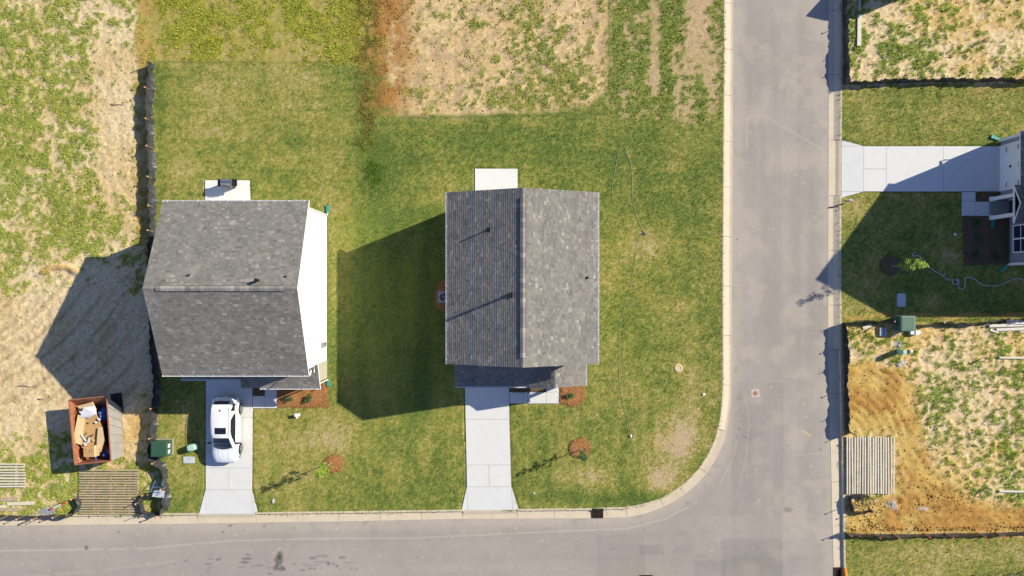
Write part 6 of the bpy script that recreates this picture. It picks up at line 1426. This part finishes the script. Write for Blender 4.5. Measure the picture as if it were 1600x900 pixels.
    for sgn in (1, -1):
        patch('side_window', lambda a: .10 + .0 * a, lambda a: .10 + .34 * min(1, (a * 5) ** .6) * min(1, ((1 - a) * 2.2) ** .6), lambda s_: 1.3, lambda s_: -1.12, m_cglass, both=False, sides=(sgn,))
        patch('quarter_window', lambda a: .14, lambda a: .14 + .28 * min(1, (1 - a) * 1.0 + .25), lambda s_: 1.44, lambda s_: 1.98, m_cglass, both=False, sides=(sgn,), nu=4)
    # mirrors, fin, lights, plates
    for s_ in (1, -1):
        mb = MB(); mb.lathe([(.02, -.13), (.075, -.1), (.085, 0), (.07, .1), (.02, .13)], 10, (0, 0, 0), 'X'); mb.v = [(x + s_ * 1.04, y * .8 - .88, z + 1.06) for x, y, z in mb.v]; mr = build(mb, 'mirror', m_blackp, root, local=True, smooth=True)
        mb = MB(); mb.tube([(s_ * 1.0, -.88, 1.04), (s_ * .82, -.86, 1.0)], .03, 6); build(mb, 'mirror_arm', m_blackp, mr, local=True)
        mb = MB(); mb.grid(lambda a, b, s_=s_: Vector((s_ * (.56 + .27 * a) * (1 - .0 * b), -2.335 + .30 * a ** 1.6 + .05 * b, .66 + .14 * b + .02 * a)), 6, 3); build(mb, 'headlight', m_lamp, root, local=True, smooth=True)
        mb = MB(); mb.box((s_ * .72, 2.30, .86), (.2, .08, .14), -s_ * .35); build(mb, 'taillight', m_tail, root, local=True)
        mb = MB(); mb.tube([(s_ * .62, 1.75, 1.645), (s_ * .635, .8, 1.70), (s_ * .62, -.2, 1.675)], .014, 6); build(mb, 'roof_rail', paint_mat, root, local=True, smooth=True)
        mb = MB(); mb.tube([(s_ * .34, -1.34, 1.063), (s_ * .33, -1.75, 1.0), (s_ * .28, -2.1, .91)], .012, 6); build(mb, 'hood_crease', paint_mat, root, local=True, smooth=True)
    mb = MB(); mb.add([(0, 1.62, 1.66), (0, 1.42, 1.67), (-.03, 1.6, 1.655), (.03, 1.6, 1.655), (0, 1.6, 1.74)], [(1, 3, 4), (1, 4, 2), (2, 4, 3)]); build(mb, 'antenna_fin', m_blackp, root, local=True)
    mb = MB(); mb.box((0, -2.385, .52), (.9, .06, .16)); build(mb, 'grille', m_blackp, root, local=True)
    mb = MB(); mb.box((0, 2.37, .72), (.34, .03, .13)); build(mb, 'number_plate', m_stick, root, local=True)
    mb = MB(); mb.box((0, 0, .26), (1.7, 4.2, .1)); build(mb, 'underbody', m_blackp, root, local=True)
    for sx in (1, -1):
        for y in (1.42, -1.42):
            mb = MB(); r = .355; x0_ = sx * .74; w = sx * .23
            mb.lathe([(r * .62, x0_ + w * .98), (r * .9, x0_ + w), (r, x0_ + w * .85), (r, x0_ + w * .15), (r * .9, x0_)], 24, (0, 0, 0), 'X'); mb.v = [(a, b + y, c_ + r) for a, b, c_ in mb.v]; wh = build(mb, 'wheel', m_tyre, root, local=True, smooth=True)
            mb = MB()
            for k in range(5):
                a = k * 1.2566 + .3; mb.bar((x0_ + w * 1.01, y, r), (x0_ + w * 1.01, y + math.cos(a) * r * .66, r + math.sin(a) * r * .66), .07, .02, up=(1, 0, 0))
            mb.tube([(x0_ + w * 1.0, y + math.cos(t * .314) * r * .66, r + math.sin(t * .314) * r * .66) for t in range(21)], .018, 5, cap=False); build(mb, 'rim', m_rim, wh, local=True)
            mb = MB(); pts_ = [(sx * .955, y + math.cos(t) * .42, r + math.sin(t) * .42) for t in [math.pi * k / 12 for k in range(13)]]; mb.tube(pts_, .03, 6); build(mb, 'wheel_arch', m_blackp, root, local=True)
    return root
make_car(P(359.5, 668, .03), 0.0, 'white suv with dark sunroof parked nose down on the left driveway', None, paint('white_paint', (.8, .8, .8)))
make_car(P(1008, 947.5, -.12), math.pi, 'black car whose nose just enters at the bottom edge of the street', None, paint('black_paint', (.012, .012, .014)))
